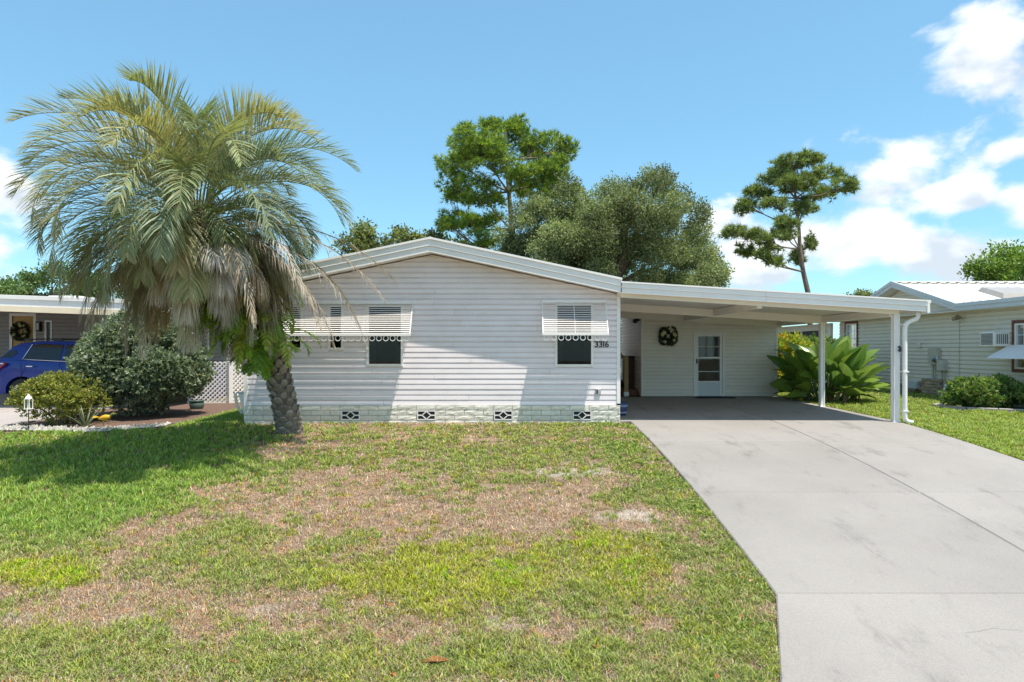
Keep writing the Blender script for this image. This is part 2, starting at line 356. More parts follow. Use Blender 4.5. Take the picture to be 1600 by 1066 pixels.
def concrete(name, base, seed):
    m = bpy.data.materials.new(name); m.use_nodes = True; nt = m.node_tree; N = nt.nodes; L = nt.links
    b = N['Principled BSDF']; b.inputs['Roughness'].default_value = .82; b.inputs['Specular IOR Level'].default_value = .25
    geo = N.new('ShaderNodeNewGeometry')
    def nz(scale, mscale, detail=6, rough=.65):
        mp = N.new('ShaderNodeMapping'); mp.inputs['Scale'].default_value = mscale; mp.inputs['Location'].default_value = (seed, seed * .7, 0); L.new(geo.outputs['Position'], mp.inputs[0])
        n = N.new('ShaderNodeTexNoise'); n.inputs['Scale'].default_value = scale; n.inputs['Detail'].default_value = detail; n.inputs['Roughness'].default_value = rough; L.new(mp.outputs[0], n.inputs[0]); return n.outputs[0]
    def rng_(v, a, b_, c, d, sm=True):
        r_ = N.new('ShaderNodeMapRange'); r_.interpolation_type = 'SMOOTHSTEP' if sm else 'LINEAR'; L.new(v, r_.inputs[0])
        for k, q in enumerate((a, b_, c, d)): r_.inputs[k + 1].default_value = q
        return r_.outputs[0]
    def mul(a, b_):
        n = N.new('ShaderNodeMath'); n.operation = 'MULTIPLY'; L.new(a, n.inputs[0]); L.new(b_, n.inputs[1]); return n.outputs[0]
    v = rng_(nz(.55, (1, 1, 1)), .3, .7, .93, 1.06)
    v = mul(v, rng_(nz(2.2, (1.0, .35, 1), 8, .7), .53, .72, 1.0, .68))           # tyre scuffs
    v = mul(v, rng_(nz(5.0, (1.6, .6, 1), 8, .75), .57, .72, 1.0, .84))
    v = mul(v, rng_(nz(90, (1, 1, 1), 3), .3, .7, .90, 1.10))                      # sandy grain
    v = mul(v, rng_(nz(300, (1, .25, 1), 2), .3, .7, .95, 1.05))                   # broom finish
    v = mul(v, rng_(nz(14, (1, 1, 1), 9, .8), .66, .76, 1.0, .70))                 # spots
    oi = N.new('ShaderNodeObjectInfo'); v = mul(v, rng_(oi.outputs['Random'], 0, 1, .95, 1.04, False))
    sc = N.new('ShaderNodeVectorMath'); sc.operation = 'SCALE'; sc.inputs[0].default_value = base; L.new(v, sc.inputs['Scale']); L.new(sc.outputs[0], b.inputs['Base Color'])
    bp = N.new('ShaderNodeBump'); bp.inputs['Strength'].default_value = .25; bp.inputs['Distance'].default_value = .01; L.new(nz(220, (1, .4, 1), 4), bp.inputs['Height']); L.new(bp.outputs[0], b.inputs['Normal'])
    return m
M_CONC = concrete('broomed_concrete', (.292, .271, .254), 3.0)
M_CONC2 = concrete('old_concrete', (.40, .36, .34), 9.0)
M_JOINT = mat('joint_dirt', (.07, .065, .055), .95, .3, 30)

def slab_mesh(xl, xr, y0, y1, thick=.12, nx=6, ny=12, lift=.035):
    """xl, xr: functions of y"""
    V = []; Fq = []
    def pt(i, j, dz, ins=0):
        y = y0 + (y1 - y0) * j / ny; a, b = xl(y), xr(y); x = a + (b - a) * i / nx
        return (x, y, float(ground(max(x, -2), y)) + lift + dz)
    bev = .012
    for j in range(ny + 1):
        for i in range(nx + 1):
            e = (i in (0, nx)) or (j in (0, ny)); p = list(pt(i, j, 0))
            if i == 0: p[0] += bev
            if i == nx: p[0] -= bev
            if j == 0: p[1] += bev
            if j == ny: p[1] -= bev
            V.append(tuple(p))
    w = nx + 1
    for j in range(ny):
        for i in range(nx): Fq.append((j * w + i, j * w + i + 1, (j + 1) * w + i + 1, (j + 1) * w + i))
    rim = [(i, 0) for i in range(nx)] + [(nx, j) for j in range(ny)] + [(i, ny) for i in range(nx, 0, -1)] + [(0, j) for j in range(ny, 0, -1)]
    top = [j * w + i for i, j in rim]; b1 = len(V)
    for i, j in rim: V.append(pt(i, j, -bev))
    b2 = len(V)
    for i, j in rim: V.append(pt(i, j, -thick))
    n = len(rim)
    for k in range(n):
        k2 = (k + 1) % n
        Fq.append((top[k2], top[k], b1 + k, b1 + k2)); Fq.append((b1 + k2, b1 + k, b2 + k, b2 + k2))
    return V, Fq
def build_driveway():
    base = MB(); xl0 = lambda y: 2.30 - max(0, 5.95 - y) * .36; xr0 = lambda y: 7.47 + max(0, 5.95 - y) * .36
    V, Fq = slab_mesh(lambda y: (2.09 if y > 13.26 else xl0(y)) + .02, lambda y: xr0(y) - .02, 2.4, 22, .1, 8, 60, .012)
    base.add(V, Fq); o = base.build('driveway', M_JOINT); tag(o, 'pale concrete driveway running into the carport', kind='structure')
    rows = [2.4, 3.3, 5.95, 8.52, 11.25, 13.32, 16.1, 18.97]
    g = .005
    for j in range(len(rows) - 1):
        y0, y1 = rows[j] + g, rows[j + 1] - g
        left = (lambda y: 2.085) if y0 > 13.25 else xl0
        for (a, b) in ((left, lambda y: 5.08 - g), (lambda y: 5.08 + g, xr0)):
            V, Fq = slab_mesh(a, b, y0, y1); mb = MB(); mb.add(V, Fq); mb.build('concrete_slab', M_CONC, o)
    cr = MB(); rc = random.Random(5); pts = [(3.55, 5.35)]
    while pts[-1][0] < 5.0: pts.append((pts[-1][0] + rc.uniform(.05, .11), pts[-1][1] + rc.uniform(-.075, .035)))
    for (xa, ya), (xb, yb) in zip(pts, pts[1:]): cr.add([(xa, ya - .0015, gz(3, ya) + .0372), (xb, yb - .0015, gz(3, yb) + .0372), (xb, yb + .0015, gz(3, yb) + .0372), (xa, ya + .0015, gz(3, ya) + .0372)], [(0, 1, 2, 3)])
    cr.build('crack', M_MORTAR, o)
    # neighbour's drive on the left
    V, Fq = slab_mesh(lambda y: -19.0, lambda y: -9.95, 13.0, 22.6, .12, 10, 12, .03)
    V = [(x, y, gz(x, y) + .03 + (0 if k < 11 * 13 else -.1)) for k, (x, y, z) in enumerate(V)]
    mb = MB(); mb.add(V, Fq); tag(mb.build('neighbour_driveway', M_CONC2), "neighbour's concrete parking pad under the blue car", kind='structure')
build_driveway()

# ------------------------------------------------------------------ building pieces
def siding(parent, M, rng_at, z0, z1, matl, pitch=.1035, openings=(), seg=3.7, name='siding_board', seed=1, split=True):
    """lapped boards; M: wall frame (x along, y inward, z up); rng_at(z) -> (s0,s1)"""
    rr = random.Random(seed); z = z0
    while z < z1 - .01:
        zt = min(z + pitch, z1); a0, b0 = rng_at(z); a1, b1 = rng_at(zt)
        if b0 - a0 < .05: break
        if b1 < a1: a1 = b1 = (a1 + b1) / 2
        cuts = []
        for (s0, s1, o0, o1) in openings:
            if min(zt, o1) - max(z, o0) > .45 * (zt - z): cuts.append((s0, s1))
        ints = [(a0, b0)]
        for c0, c1 in cuts:
            nw = []
            for p, q in ints:
                if c1 <= p or c0 >= q: nw.append((p, q)); continue
                if c0 > p: nw.append((p, c0))
                if c1 < q: nw.append((c1, q))
            ints = nw
        pieces = []
        for p, q in ints:
            if split and q - p > seg * .75:
                k = p + rr.uniform(.25, 1) * seg
                while q - p > seg * .75 and k < q - .3:
                    pieces.append((p, k - .004)); p = k; k = p + seg * rr.uniform(.8, 1)
            pieces.append((p, q))
        for p, q in pieces:
            pt = a1 if abs(p - a0) < 1e-6 else p; qt = b1 if abs(q - b0) < 1e-6 else q
            pt = min(max(pt, p), q); qt = max(min(qt, q), pt + .001)
            k_ = -.033 - rr.uniform(0, .004); hgt = zt - z; V = []
            for (o, f) in ((0, 0), (k_, .0), (k_ * .86, .70), (-.006, .78), (-.004, 1.0), (0, 1.0)):
                V.append((p + (pt - p) * f, o, z + hgt * f))
            for (o, f) in ((0, 0), (k_, .0), (k_ * .86, .70), (-.006, .78), (-.004, 1.0), (0, 1.0)):
                V.append((q + (qt - q) * f, o, z + hgt * f))
            mb = MB(); mb.add(V, [(0, 1, 2, 3, 4, 5), (11, 10, 9, 8, 7, 6)] + [(i + 6, (i + 1) % 6 + 6, (i + 1) % 6, i) for i in range(6)], M); mb.build(name, matl, parent)
        z += pitch
def wall_panel(mb, M, s0, s1, z0, z1, openings, th=.08, y=.004):
    ss = sorted({s0, s1, *[o[0] for o in openings], *[o[1] for o in openings]}); zs = sorted({z0, z1, *[o[2] for o in openings], *[o[3] for o in openings]})
    for a, b in zip(ss, ss[1:]):
        for c, d in zip(zs, zs[1:]):
            if any(o[0] <= (a + b) / 2 <= o[1] and o[2] <= (c + d) / 2 <= o[3] for o in openings): continue
            mb.box(a, b, y, y + th, c, d, M)
def window(parent, M, s0, s1, z0, z1, frame_m, name='window', fw=.045, rail=True, curtain='sides', proud=.048, glass=None, label=None, sash=None):
    fr = MB()
    fr.box(s0, s0 + fw, -proud, .05, z0, z1, M).box(s1 - fw, s1, -proud, .05, z0, z1, M)
    fr.box(s0 + fw, s1 - fw, -proud + .002, .05, z0, z0 + fw, M).box(s0 + fw, s1 - fw, -proud + .002, .05, z1 - fw, z1, M)
    o = fr.build(name, frame_m, parent, label=label)
    a, b, c, d = s0 + fw, s1 - fw, z0 + fw, z1 - fw
    MB().box(a, b, .012, .016, c, d, M).build('pane', glass or M_GLASS, o)
    if rail: MB().box(a, b, .004, .03, (c + d) / 2 - .015, (c + d) / 2 + .015, M).build('sash_rail', sash or frame_m, o)
    if curtain:
        for k in (0, 1):
            mb = MB(); n = 9; w = (b - a) * (.20 if curtain == 'sides' else .5)
            pts = []
            for i in range(n + 1):
                s = (a + w * i / n) if k == 0 else (b - w * i / n); pts.append((s, .07 + .012 * math.sin(i * 2.1)))
            vs_ = [(s, y, z) for z in (c - .03, d + .03) for s, y in pts]
            mb.add(vs_, [(i, i + 1, n + 2 + i, n + 1 + i) for i in range(n)], M, True); mb.build('curtain', M_CURTAIN if curtain != 'rust' else M_DRAPE, o)
    return o
def frameM(p, u, inward):
    u = Vector(u); i = Vector(inward); z = Vector((0, 0, 1))
    return Matrix(((u.x, i.x, 0, p[0]), (u.y, i.y, 0, p[1]), (u.z, i.z, 1, p[2]), (0, 0, 0, 1)))

def block_variants(L, H, D, n, seed, amp):
    rr = np.random.default_rng(seed); out = []
    for k in range(n):
        nx, nz = 5, 3; V = []; Fq = []
        for j in range(nz + 1):
            for i in range(nx + 1):
                edge = i in (0, nx) or j in (0, nz)
                V.append((i / nx * L, (-.004 if edge else -amp * rr.uniform(.15, 1.0)), j / nz * H))
        w = nx + 1
        for j in range(nz):
            for i in range(nx): Fq.append((j * w + i, j * w + i + 1, (j + 1) * w + i + 1, (j + 1) * w + i))
        b = len(V); V += [(0, D, 0), (L, D, 0), (L, D, H), (0, D, H)]
        Fq += [(0, b, b + 1) + tuple(range(nx, 0, -1)), tuple(range(nz * w, nz * w + nx + 1)) + (b + 2, b + 3), (0,) + tuple(j * w for j in range(1, nz + 1)) + (b + 3, b), (nx, b + 1, b + 2) + tuple(j * w + nx for j in range(nz, 0, -1))]
        mb = MB(); mb.add(V, Fq); out.append(mb.mesh('block'))
    return out

# ------------------------------------------------------------------ main house
HY = 13.3; HX0, HX1 = -5.17, 2.07; HZ = .345
APEX = (HX0 + HX1) / 2; ZE, ZA = 2.50, 3.27         # underside of rake at the corners / apex
HB = 27.0
def zrake(x): return ZA - (ZA - ZE) * abs(x - APEX) / (HX1 - APEX)
house = thing('mobile_home', (APEX, HY, 0), 'lilac grey lap sided house with white gable roof and block skirt', 'house')
MH = frameM((HX0, HY, 0), (1, 0, 0), (0, 1, 0)); HL = HX1 - HX0
def sx(px): return (px - 800) / (F / HY) - HX0       # photograph column -> distance along the front wall
def zz(py): return CAMZ - (py - 545) / (F / HY)
WIN = [(sx(449.5), sx(474), zz(547), zz(476)), (sx(513), sx(537.5), zz(547), zz(476)), (sx(573), sx(630.5), zz(572.5), zz(476)), (sx(867), sx(927), zz(573), zz(474))]
def front_rng(z):
    if z <= ZE: return (0.02, HL - .02)
    d = (ZA - z) / (ZA - ZE) * HL / 2
    return (HL / 2 - d, HL / 2 + d)
OPN = [(a + .02, b - .02, c + .02, d - .02) for a, b, c, d in WIN]
siding(house, MH, front_rng, HZ, ZA - .02, M_SIDING, openings=OPN, seed=5)
wp = MB(); wall_panel(wp, MH, 0.01, HL - .01, HZ + .004, ZE, OPN)
wp.prism([(0.01, ZE), (HL - .01, ZE), (HL / 2, ZA)], .004, .084, MH)
wp.box(0, .08, .09, HB - HY, 0, ZE, MH); wp.box(HL - .08, HL, .09, HB - HY, 0, ZE, MH); wp.box(0.08, HL - .08, HB - HY - .1, HB - HY, 0, ZE, MH); wp.box(.08, HL - .08, .09, HB - HY - .1, HZ - .05, HZ, MH)
wp.prism([(0.01, ZE), (HL - .01, ZE), (HL / 2, ZA)], HB - HY - .1, HB - HY, MH)
wp.build('wall', M_SIDING, house)
siding(house, frameM((HX1, HY, 0), (0, 1, 0), (-1, 0, 0)), lambda z: (.03, 13.6), HZ, ZE - .02, M_SIDING, split=False)
MHL = frameM((HX0, HB, 0), (0, -1, 0), (1, 0, 0)); siding(house, MHL, lambda z: (.03, 13.67), HZ, ZE - .02, M_SIDING, split=False)
for s in (0, HL): # corner trim
    MB().box(s - .035, s + .035, -.045, .045, HZ - .01, ZE + .02, MH).build('corner_trim', M_TRIM, house)
# roof
OV = .42
def roof_half(sgn):
    mb = MB(); xe = (HX1 if sgn > 0 else HX0) + sgn * (.0 if sgn > 0 else .32)
    t = .26
    zz0 = zrake(xe) + .02 if sgn > 0 else zrake(HX0) - .03
    prof = [(APEX, ZA + .02), (xe, zz0), (xe, zz0 + t - .02), (APEX, ZA + t)]
    mb.prism(prof if sgn > 0 else prof[::-1], HY - OV + .04, HB + .3)
    return mb.build('roof_panel', M_ROOF, house)
roof_half(1); roof_half(-1)
for sgn in (1, -1):
    xe = HX1 if sgn > 0 else HX0 - .32
    ze = ZE if sgn > 0 else zrake(HX0) - .05
    for (d0, d1, y0, y1) in ((0, .115, -OV, -OV + .035), (.118, .235, -OV - .022, -OV + .035), (.235, .275, -OV - .045, -OV + .05)):
        mb = MB(); pr = [(APEX, ZA + d0), (xe, ze + d0), (xe, ze + d1), (APEX, ZA + d1)]
        mb.prism(pr if sgn > 0 else pr[::-1], HY + y0, HY + y1); mb.build('rake_fascia', M_TRIM, house)
    for k in range(1, 10):                                  # standing ribs across the roof pans
        yy = HY - OV + k * 1.45
        MB().bar((APEX, yy, ZA + .275), (xe, yy, ze + .275), .03, .03).build('roof_rib', M_ROOF, house)
MB().prism([(APEX - .16, ZA + .215), (APEX, ZA + .262), (APEX + .16, ZA + .215), (APEX + .16, ZA + .24), (APEX, ZA + .288), (APEX - .16, ZA + .24)], HY - OV + .01, HB + .3).build('ridge_cap', M_ROOF, house)
sof = MB(); sof.prism([(HX0 - .3, zrake(HX0) - .06), (HX0 - .3, zrake(HX0) - .045), (HX0, zrake(HX0) + .02), (HX0, zrake(HX0) + .005)][::-1], HY - OV + .04, HB); sof.build('soffit', M_CEIL, house)
# block skirt
BL, BH = .372, .0975
bv = block_variants(BL - .009, BH - .009, .09, 9, 4, .013); hv = block_variants(BL / 2 - .009, BH - .009, .09, 5, 9, .013)
for m in bv + hv: m.materials.append(M_BLOCK)
sk = MB(); sk.box(0.005, HL - .005, -.05, .0, -.3, HZ - .004, MH).box(0.0, .06, .0, HB - HY, -.3, HZ - .004, MH).box(HL - .06, HL - .0, .0, HB - HY, -.3, HZ - .004, MH)
skirt = sk.build('skirting', M_MORTAR, house)
VENTS = [(sx(549) - .18, sx(549) + .18), (sx(667) - .18, sx(667) + .18), (sx(786.5) - .18, sx(786.5) + .18), (sx(909) - .18, sx(909) + .18)]
rr = random.Random(8)
for r_ in range(5):
    z = HZ - (r_ + 1) * BH; x = -.03 - (BL / 2 if r_ % 2 else 0)
    while x < HL + .03:
        x0, w = x, BL; x += BL
        pieces = [(x0, x0 + w)]
        if r_ in (1, 2):
            for v0, v1 in VENTS:
                nw = []
                for p, q in pieces:
                    if q <= v0 or p >= v1: nw.append((p, q))
                    else:
                        if p < v0: nw.append((p, v0))
                        if q > v1: nw.append((v1, q))
                pieces = nw
        for p, q in pieces:
            p = max(p, -.03); q = min(q, HL + .03)
            if q - p < .03: continue
            me, l0 = (rr.choice(bv), BL) if q - p > BL * .6 else (rr.choice(hv), BL / 2)
            inst('block', me, skirt, (HX0 + p + .0045, HY - .062 - rr.uniform(0, .006), z + .0045), (0, 0, 0), ((q - p - .009) / (l0 - .009), 1, 1))
for side in (0, 1):
    for r_ in range(5):
        y = HY + .03 - (BL / 2 if r_ % 2 == 0 else 0)
        for k in range(12):
            yy = y + k * BL; q0 = max(yy, HY + .03)
            if side == 0: inst('block', rr.choice(bv), skirt, (HX0 - .015, q0 + BL - .0045 if q0 == yy else yy + BL - .0045, HZ - (r_ + 1) * BH + .0045), (0, 0, -math.pi / 2), ((yy + BL - q0 - .009) / (BL - .009), 1, 1))
            else: inst('block', rr.choice(bv), skirt, (HX1 + .015, q0 + .0045, HZ - (r_ + 1) * BH + .0045), (0, 0, math.pi / 2), ((yy + BL - q0 - .009) / (BL - .009), 1, 1))
for v0, v1 in VENTS:
    z0, z1 = HZ - 3 * BH + .006, HZ - BH - .006; c = (v0 + v1) / 2; zc = (z0 + z1) / 2; fr = MB(); f = .018
    fr.box(v0, v1, -.082, -.052, z0, z0 + f, MH).box(v0, v1, -.082, -.052, z1 - f, z1, MH).box(v0, v0 + f, -.082, -.052, z0 + f, z1 - f, MH).box(v1 - f, v1, -.082, -.052, z0 + f, z1 - f, MH)
    v = fr.build('vent', M_TRIM, house)
    MB().box(v0 + .005, v1 - .005, -.056, -.0505, z0 + .005, z1 - .005, MH).build('vent_screen', M_DARK, v)
    dm = MB(); hw, hh = .085, (z1 - z0) / 2 - f + .004
    P = [(c - hw, zc), (c, zc + hh), (c + hw, zc), (c, zc - hh)]
    for i in range(4):
        a, b = P[i], P[(i + 1) % 4]; dm.bar((a[0], -.07, a[1]), (b[0], -.07, b[1]), .03, .018, MH)
    dm.box(v0 + f, c - hw + .01, -.078, -.06, zc - .011, zc + .011, MH).box(c + hw - .01, v1 - f, -.078, -.06, zc - .011, zc + .011, MH)
    dm.build('vent_lattice', M_TRIM, v)
# windows
for i, (a, b, c, d) in enumerate(WIN):
    w = window(house, MH, a, b, c, d, M_TRIM, rail=(i == 2), curtain=('rust' if i == 0 else 'sides'), label=None); MB().box(a + .03, b - .03, .13, .135, c + .03, d - .03, MH).build('room_shade_sheet', M_SCREEN_SHADE, w)  # added dark sheet behind each window stands in for the unlit room
    MB().box(a + .045, b - .045, .022, .026, c + .045, d - .045, MH).build('insect_screen', glassmat('screen_mesh%d' % i, (.42, .42, .43), .15), w)
# louvred awnings
def awning(s0, s1, ztop, zbot, A, n, s0b=None, s1b=None):
    s0b = s0 if s0b is None else s0b; s1b = s1 if s1b is None else s1b
    hd = MB(); hd.box(s0 - .01, s1 + .01, -.075, -.024, ztop, ztop + .055, MH)
    aw = hd.build('awning', M_TRIM, house, label='white louvred metal awning over the window')
    for k in range(n):
        t = (k + .5) / n; z = ztop + (zbot - ztop) * t; y = -.05 - (A - .05) * t
        mb = MB(); mb.bar((s0 + .012, y, z), (s1 - .012, y, z), .027, .004, MH, up=(0, -.45, 1)); mb.build('slat', M_TRIM, aw)
    for s in (s0, s1):                                       # raking side rails
        MB().bar((s, -.05, ztop + .01), (s, -A, zbot), .016, .035, MH).build('side_rail', M_TRIM, aw)
    m = int((s1 - s0) / .95)
    for k in range(1, m + 1):
        s = s0 + (s1 - s0) * k / (m + 1); MB().bar((s, -.045, ztop - .02), (s, -A + .02, zbot), .014, .012, MH).build('rib', M_TRIM, aw)
    MB().box(s0 - .015, s1 + .015, -A - .022, -A + .022, zbot - .03, zbot + .022, MH).build('front_bar', M_TRIM, aw, bevel=.004)
    nr = int((s1 - s0) / .129)
    for k in range(nr):
        s = s0 + (s1 - s0) * (k + .5) / nr; MB().ring((s, -A - .003, zbot - .072), .048, .014, .008, MH, 16).build('ring', M_TRIM, aw)
    for s in (s0, s1):                                       # scrollwork in the ends
        Ms = MH @ Matrix.Translation((s, 0, 0)) @ Matrix.Rotation(math.pi / 2, 4, 'Z')
        for q, (t, r1) in enumerate(((.55, .055), (.8, .065))):
            y = -.05 - (A - .05) * t; z = ztop + (zbot - ztop) * t
            MB().ring((y + .075, 0, z - .02), r1, .012, .012, Ms, 14, .3, 5.2).build('scroll', M_TRIM, aw)
awning(sx(428), sx(645.5), zz(475.5), zz(523.5), .43, 16)
awning(sx(847), sx(945.5), zz(473.5), zz(522.5), .43, 17)
# house number
def glyphs(text, size, place, parent, matl, name, depth=.006):
    x = 0
    for ch in text:
        cu = bpy.data.curves.new('glyph', 'FONT'); cu.body = ch; cu.size = size; cu.extrude = depth; cu.offset = size * .012; cu.resolution_u = 3
        t = bpy.data.objects.new('glyph_tmp', cu); COL.objects.link(t); bpy.context.view_layer.update()
        me = bpy.data.meshes.new_from_object(t.evaluated_get(bpy.context.evaluated_depsgraph_get())); adv = t.dimensions.x
        bpy.data.objects.remove(t); me.materials.clear(); me.materials.append(matl)
        mn = min(v.co.x for v in me.vertices)
        for v in me.vertices: v.co.x -= mn
        inst(name, me, parent, place(x), (math.pi / 2, 0, 0)); x += adv + size * .10
glyphs('3316', .165, lambda x: (HX0 + sx(929.2) + x, HY - .040, zz(542.5)), house, M_BLACK, 'number_digit')
ob = MB().box(sx(930), sx(938.5), -.06, -.018, zz(616), zz(607.5), MH); oc = ob.build('outlet_cover', mat('grey_plastic', (.45, .45, .46), .5), house, bevel=.006)
MB().box(sx(931.5), sx(933.5), -.066, -.06, zz(615), zz(608.5), MH).build('outlet_hinge', M_BLACK, oc)
MB().box(sx(963), sx(969), -.07, -.035, HZ + .002, HZ + .03, MH).build('trim_foot', M_BLACK, house)

# ------------------------------------------------------------------ carport
CX0, CX1 = HX1 + .005, 7.82; CY0, CY1 = HY - .42, 22.6
def zc(x): return 2.53 - .0615 * (x - 2.07)
carport = thing('carport', ((CX0 + CX1) / 2, HY, 0), 'white flat roofed carport on slim posts beside the grey house', 'carport')
def sheet(mb, x0, x1, y0, y1, d0, d1):
    mb.prism([(x0, zc(x0) + d0), (x1, zc(x1) + d0), (x1, zc(x1) + d1), (x0, zc(x0) + d1)], y0, y1); return mb
npan = 14
for k in range(npan):                                        # roof pans run from the house to the outer beam
    y0 = CY0 + .04 + (CY1 - CY0 - .04) * k / npan; y1 = CY0 + .04 + (CY1 - CY0 - .04) * (k + 1) / npan
    sheet(sheet(MB(), CX0 + .01, CX1 - .02, y0 + .003, y1 - .003, .012, .045), CX0 + .01, CX1 - .02, y1 - .03, y1 - .003, .045, .10).build('roof_pan', M_CEIL, carport)
for (d0, d1, y) in ((-.035, .065, 0.0), (.068, .15, -.022), (.152, .18, -.04)):
    sheet(MB(), CX0 - .02, 4.80 + y, CY0 + y, CY0 + .036, d0, d1).build('front_fascia', M_TRIM, carport); sheet(MB(), 4.804 + y, CX1, CY0 + y - .001, CY0 + .036, d0, d1).build('front_fascia', M_TRIM, carport)
for (d0, d1, x) in ((-.06, .12, 0), (.122, .18, .02)):       # gutter along the outer edge
    mb = MB(); mb.box(CX1 + .002, CX1 + .05 + x, CY0 - .03, CY1, zc(CX1) + d0, zc(CX1) + d1); mb.build('gutter', M_TRIM, carport)
for y in (HY - .12, 16.2, 18.9):
    sheet(MB(), CX0 + .01, 7.45, y - .05, y + .05, -.17 if y > 14 else -.10, .008).build('cross_beam', M_BEAM, carport)
for x in (4.8, 7.37):
    MB().box(x - .05, x + .05, HY - .065, 16.145, zc(x) - .14, zc(x) + .004).build('long_beam', M_BEAM, carport)
    MB().box(x - .05, x + .05, 16.255, 18.84, zc(x) - .14, zc(x) + .004).build('long_beam', M_BEAM, carport)
def post(x, y, w):
    z0 = gz(x, y) + .03; zt = zc(x) - (.10 if y < 14 else .17); mb = MB(); h = w / 2
    prof = []
    for (ax, ay) in ((1, 0), (0, 1), (-1, 0), (0, -1)):
        tx, ty = -ay, ax
        for (t, d) in ((-1, 1), (-.45, 1), (-.32, .78), (.32, .78), (.45, 1), (1, 1)):
            prof.append((x + (ax * d + tx * t) * h * (.999 if abs(t) == 1 else 1), y + (ay * d + ty * t) * h))
    n = len(prof); vs_ = [(a, b, z) for z in (z0, zt) for a, b in prof]
    mb.add(vs_, [(i, (i + 1) % n, n + (i + 1) % n, n + i) for i in range(n)]); o = mb.build('post', M_TRIM, carport)
    MB().box(x - h - .02, x + h + .02, y - h - .02, y + h + .02, z0 - .02, z0 + .012).build('post_plate', M_TRIM, o)
    return o
p1 = post(7.40, HY - .12, .115); p2 = post(7.35, 16.2, .105)
hk = MB(); hk.tube([(7.42, HY - .18, 1.40), (7.43, HY - .23, 1.43), (7.44, HY - .235, 1.47), (7.43, HY - .2, 1.49)], .012, 6).tube([(7.42, HY - .18, 1.48), (7.46, HY - .22, 1.42), (7.42, HY - .22, 1.38)], .012, 6)
hk.build('hook', M_BLACK, p1)
yd = HY - .25; xd = 7.50
ds = MB(); ds.tube([(7.76, yd, zc(7.8) - .05), (7.76, yd, zc(7.8) - .12), (7.73, yd, zc(7.8) - .17), (7.62, yd, zc(7.8) - .21), (7.55, yd, zc(7.8) - .25), (7.515, yd, zc(7.8) - .32), (7.51, yd, zc(7.8) - .42), (7.51, yd, .16), (7.515, yd, .10), (7.55, yd - .01, .05), (7.64, yd - .04, .03)], .043, 12)
dso = ds.build('downspout', M_TRIM, carport)
for z in (1.9, 1.0, .25): MB().box(7.455, 7.565, yd - .05, yd + .055, z - .012, z + .012).build('strap', M_TRIM, dso)

# ------------------------------------------------------------------ storage room under the carport
SY = 19.05; SX0, SX1 = 3.63, 7.37
shed = thing('storage_room', ((SX0 + SX1) / 2, SY, gz(5, SY)), 'warm grey lap sided storage room at the back of the carport', 'shed')
MS = frameM((SX0, SY, 0), (1, 0, 0), (0, 1, 0)); SL = SX1 - SX0; sz0 = gz(5, SY) + .04
def s2(px): return (px - 800) / (F / SY) - SX0
def z2(py): return CAMZ - (py - 545) / (F / SY)
DO = (s2(1083.5), s2(1131.5), sz0, z2(518.5))
siding(shed, MS, lambda z: (.02, min(SL - .02, (2.53 + .0615 * 2.07 - .0 - z) / .0615 - SX0 if z > zc(SX1) - .05 else SL - .02)), sz0 + .015, zc(SX0) - .06, M_SHED, pitch=.1, openings=[DO], split=False, seed=3)
wl = MB(); wall_panel(wl, MS, .01, SL - .01, sz0, 2.12, [DO]); wl.box(0, .08, .09, 3.5, sz0, 2.12, MS).box(SL - .08, SL, .09, 3.5, sz0, 2.12, MS).box(.08, SL - .08, 3.4, 3.5, sz0, 2.12, MS)
wl.prism([(.01, 2.125), (SL - .01, 2.125), (SL - .01, zc(SX1) - .0), (.01, zc(SX0) - .0)], .004, .08, MS)
wl.prism([(.0, 2.125), (.08, 2.125), (.08, zc(SX0) - .01), (.0, zc(SX0) - .004)], .09, 3.5, MS)
wl.build('wall', M_SHED, shed)
siding(shed, frameM((SX0, SY + 3.5, 0), (0, -1, 0), (1, 0, 0)), lambda z: (.02, 3.47), sz0 + .015, zc(SX0) - .02, M_SHED, pitch=.1, split=False)
for s in (0, SL): MB().box(s - .03, s + .03, -.044, .04, sz0, zc(SX0 + s) - .05, MS).build('corner_trim', M_TRIM if s else M_SHED, shed)
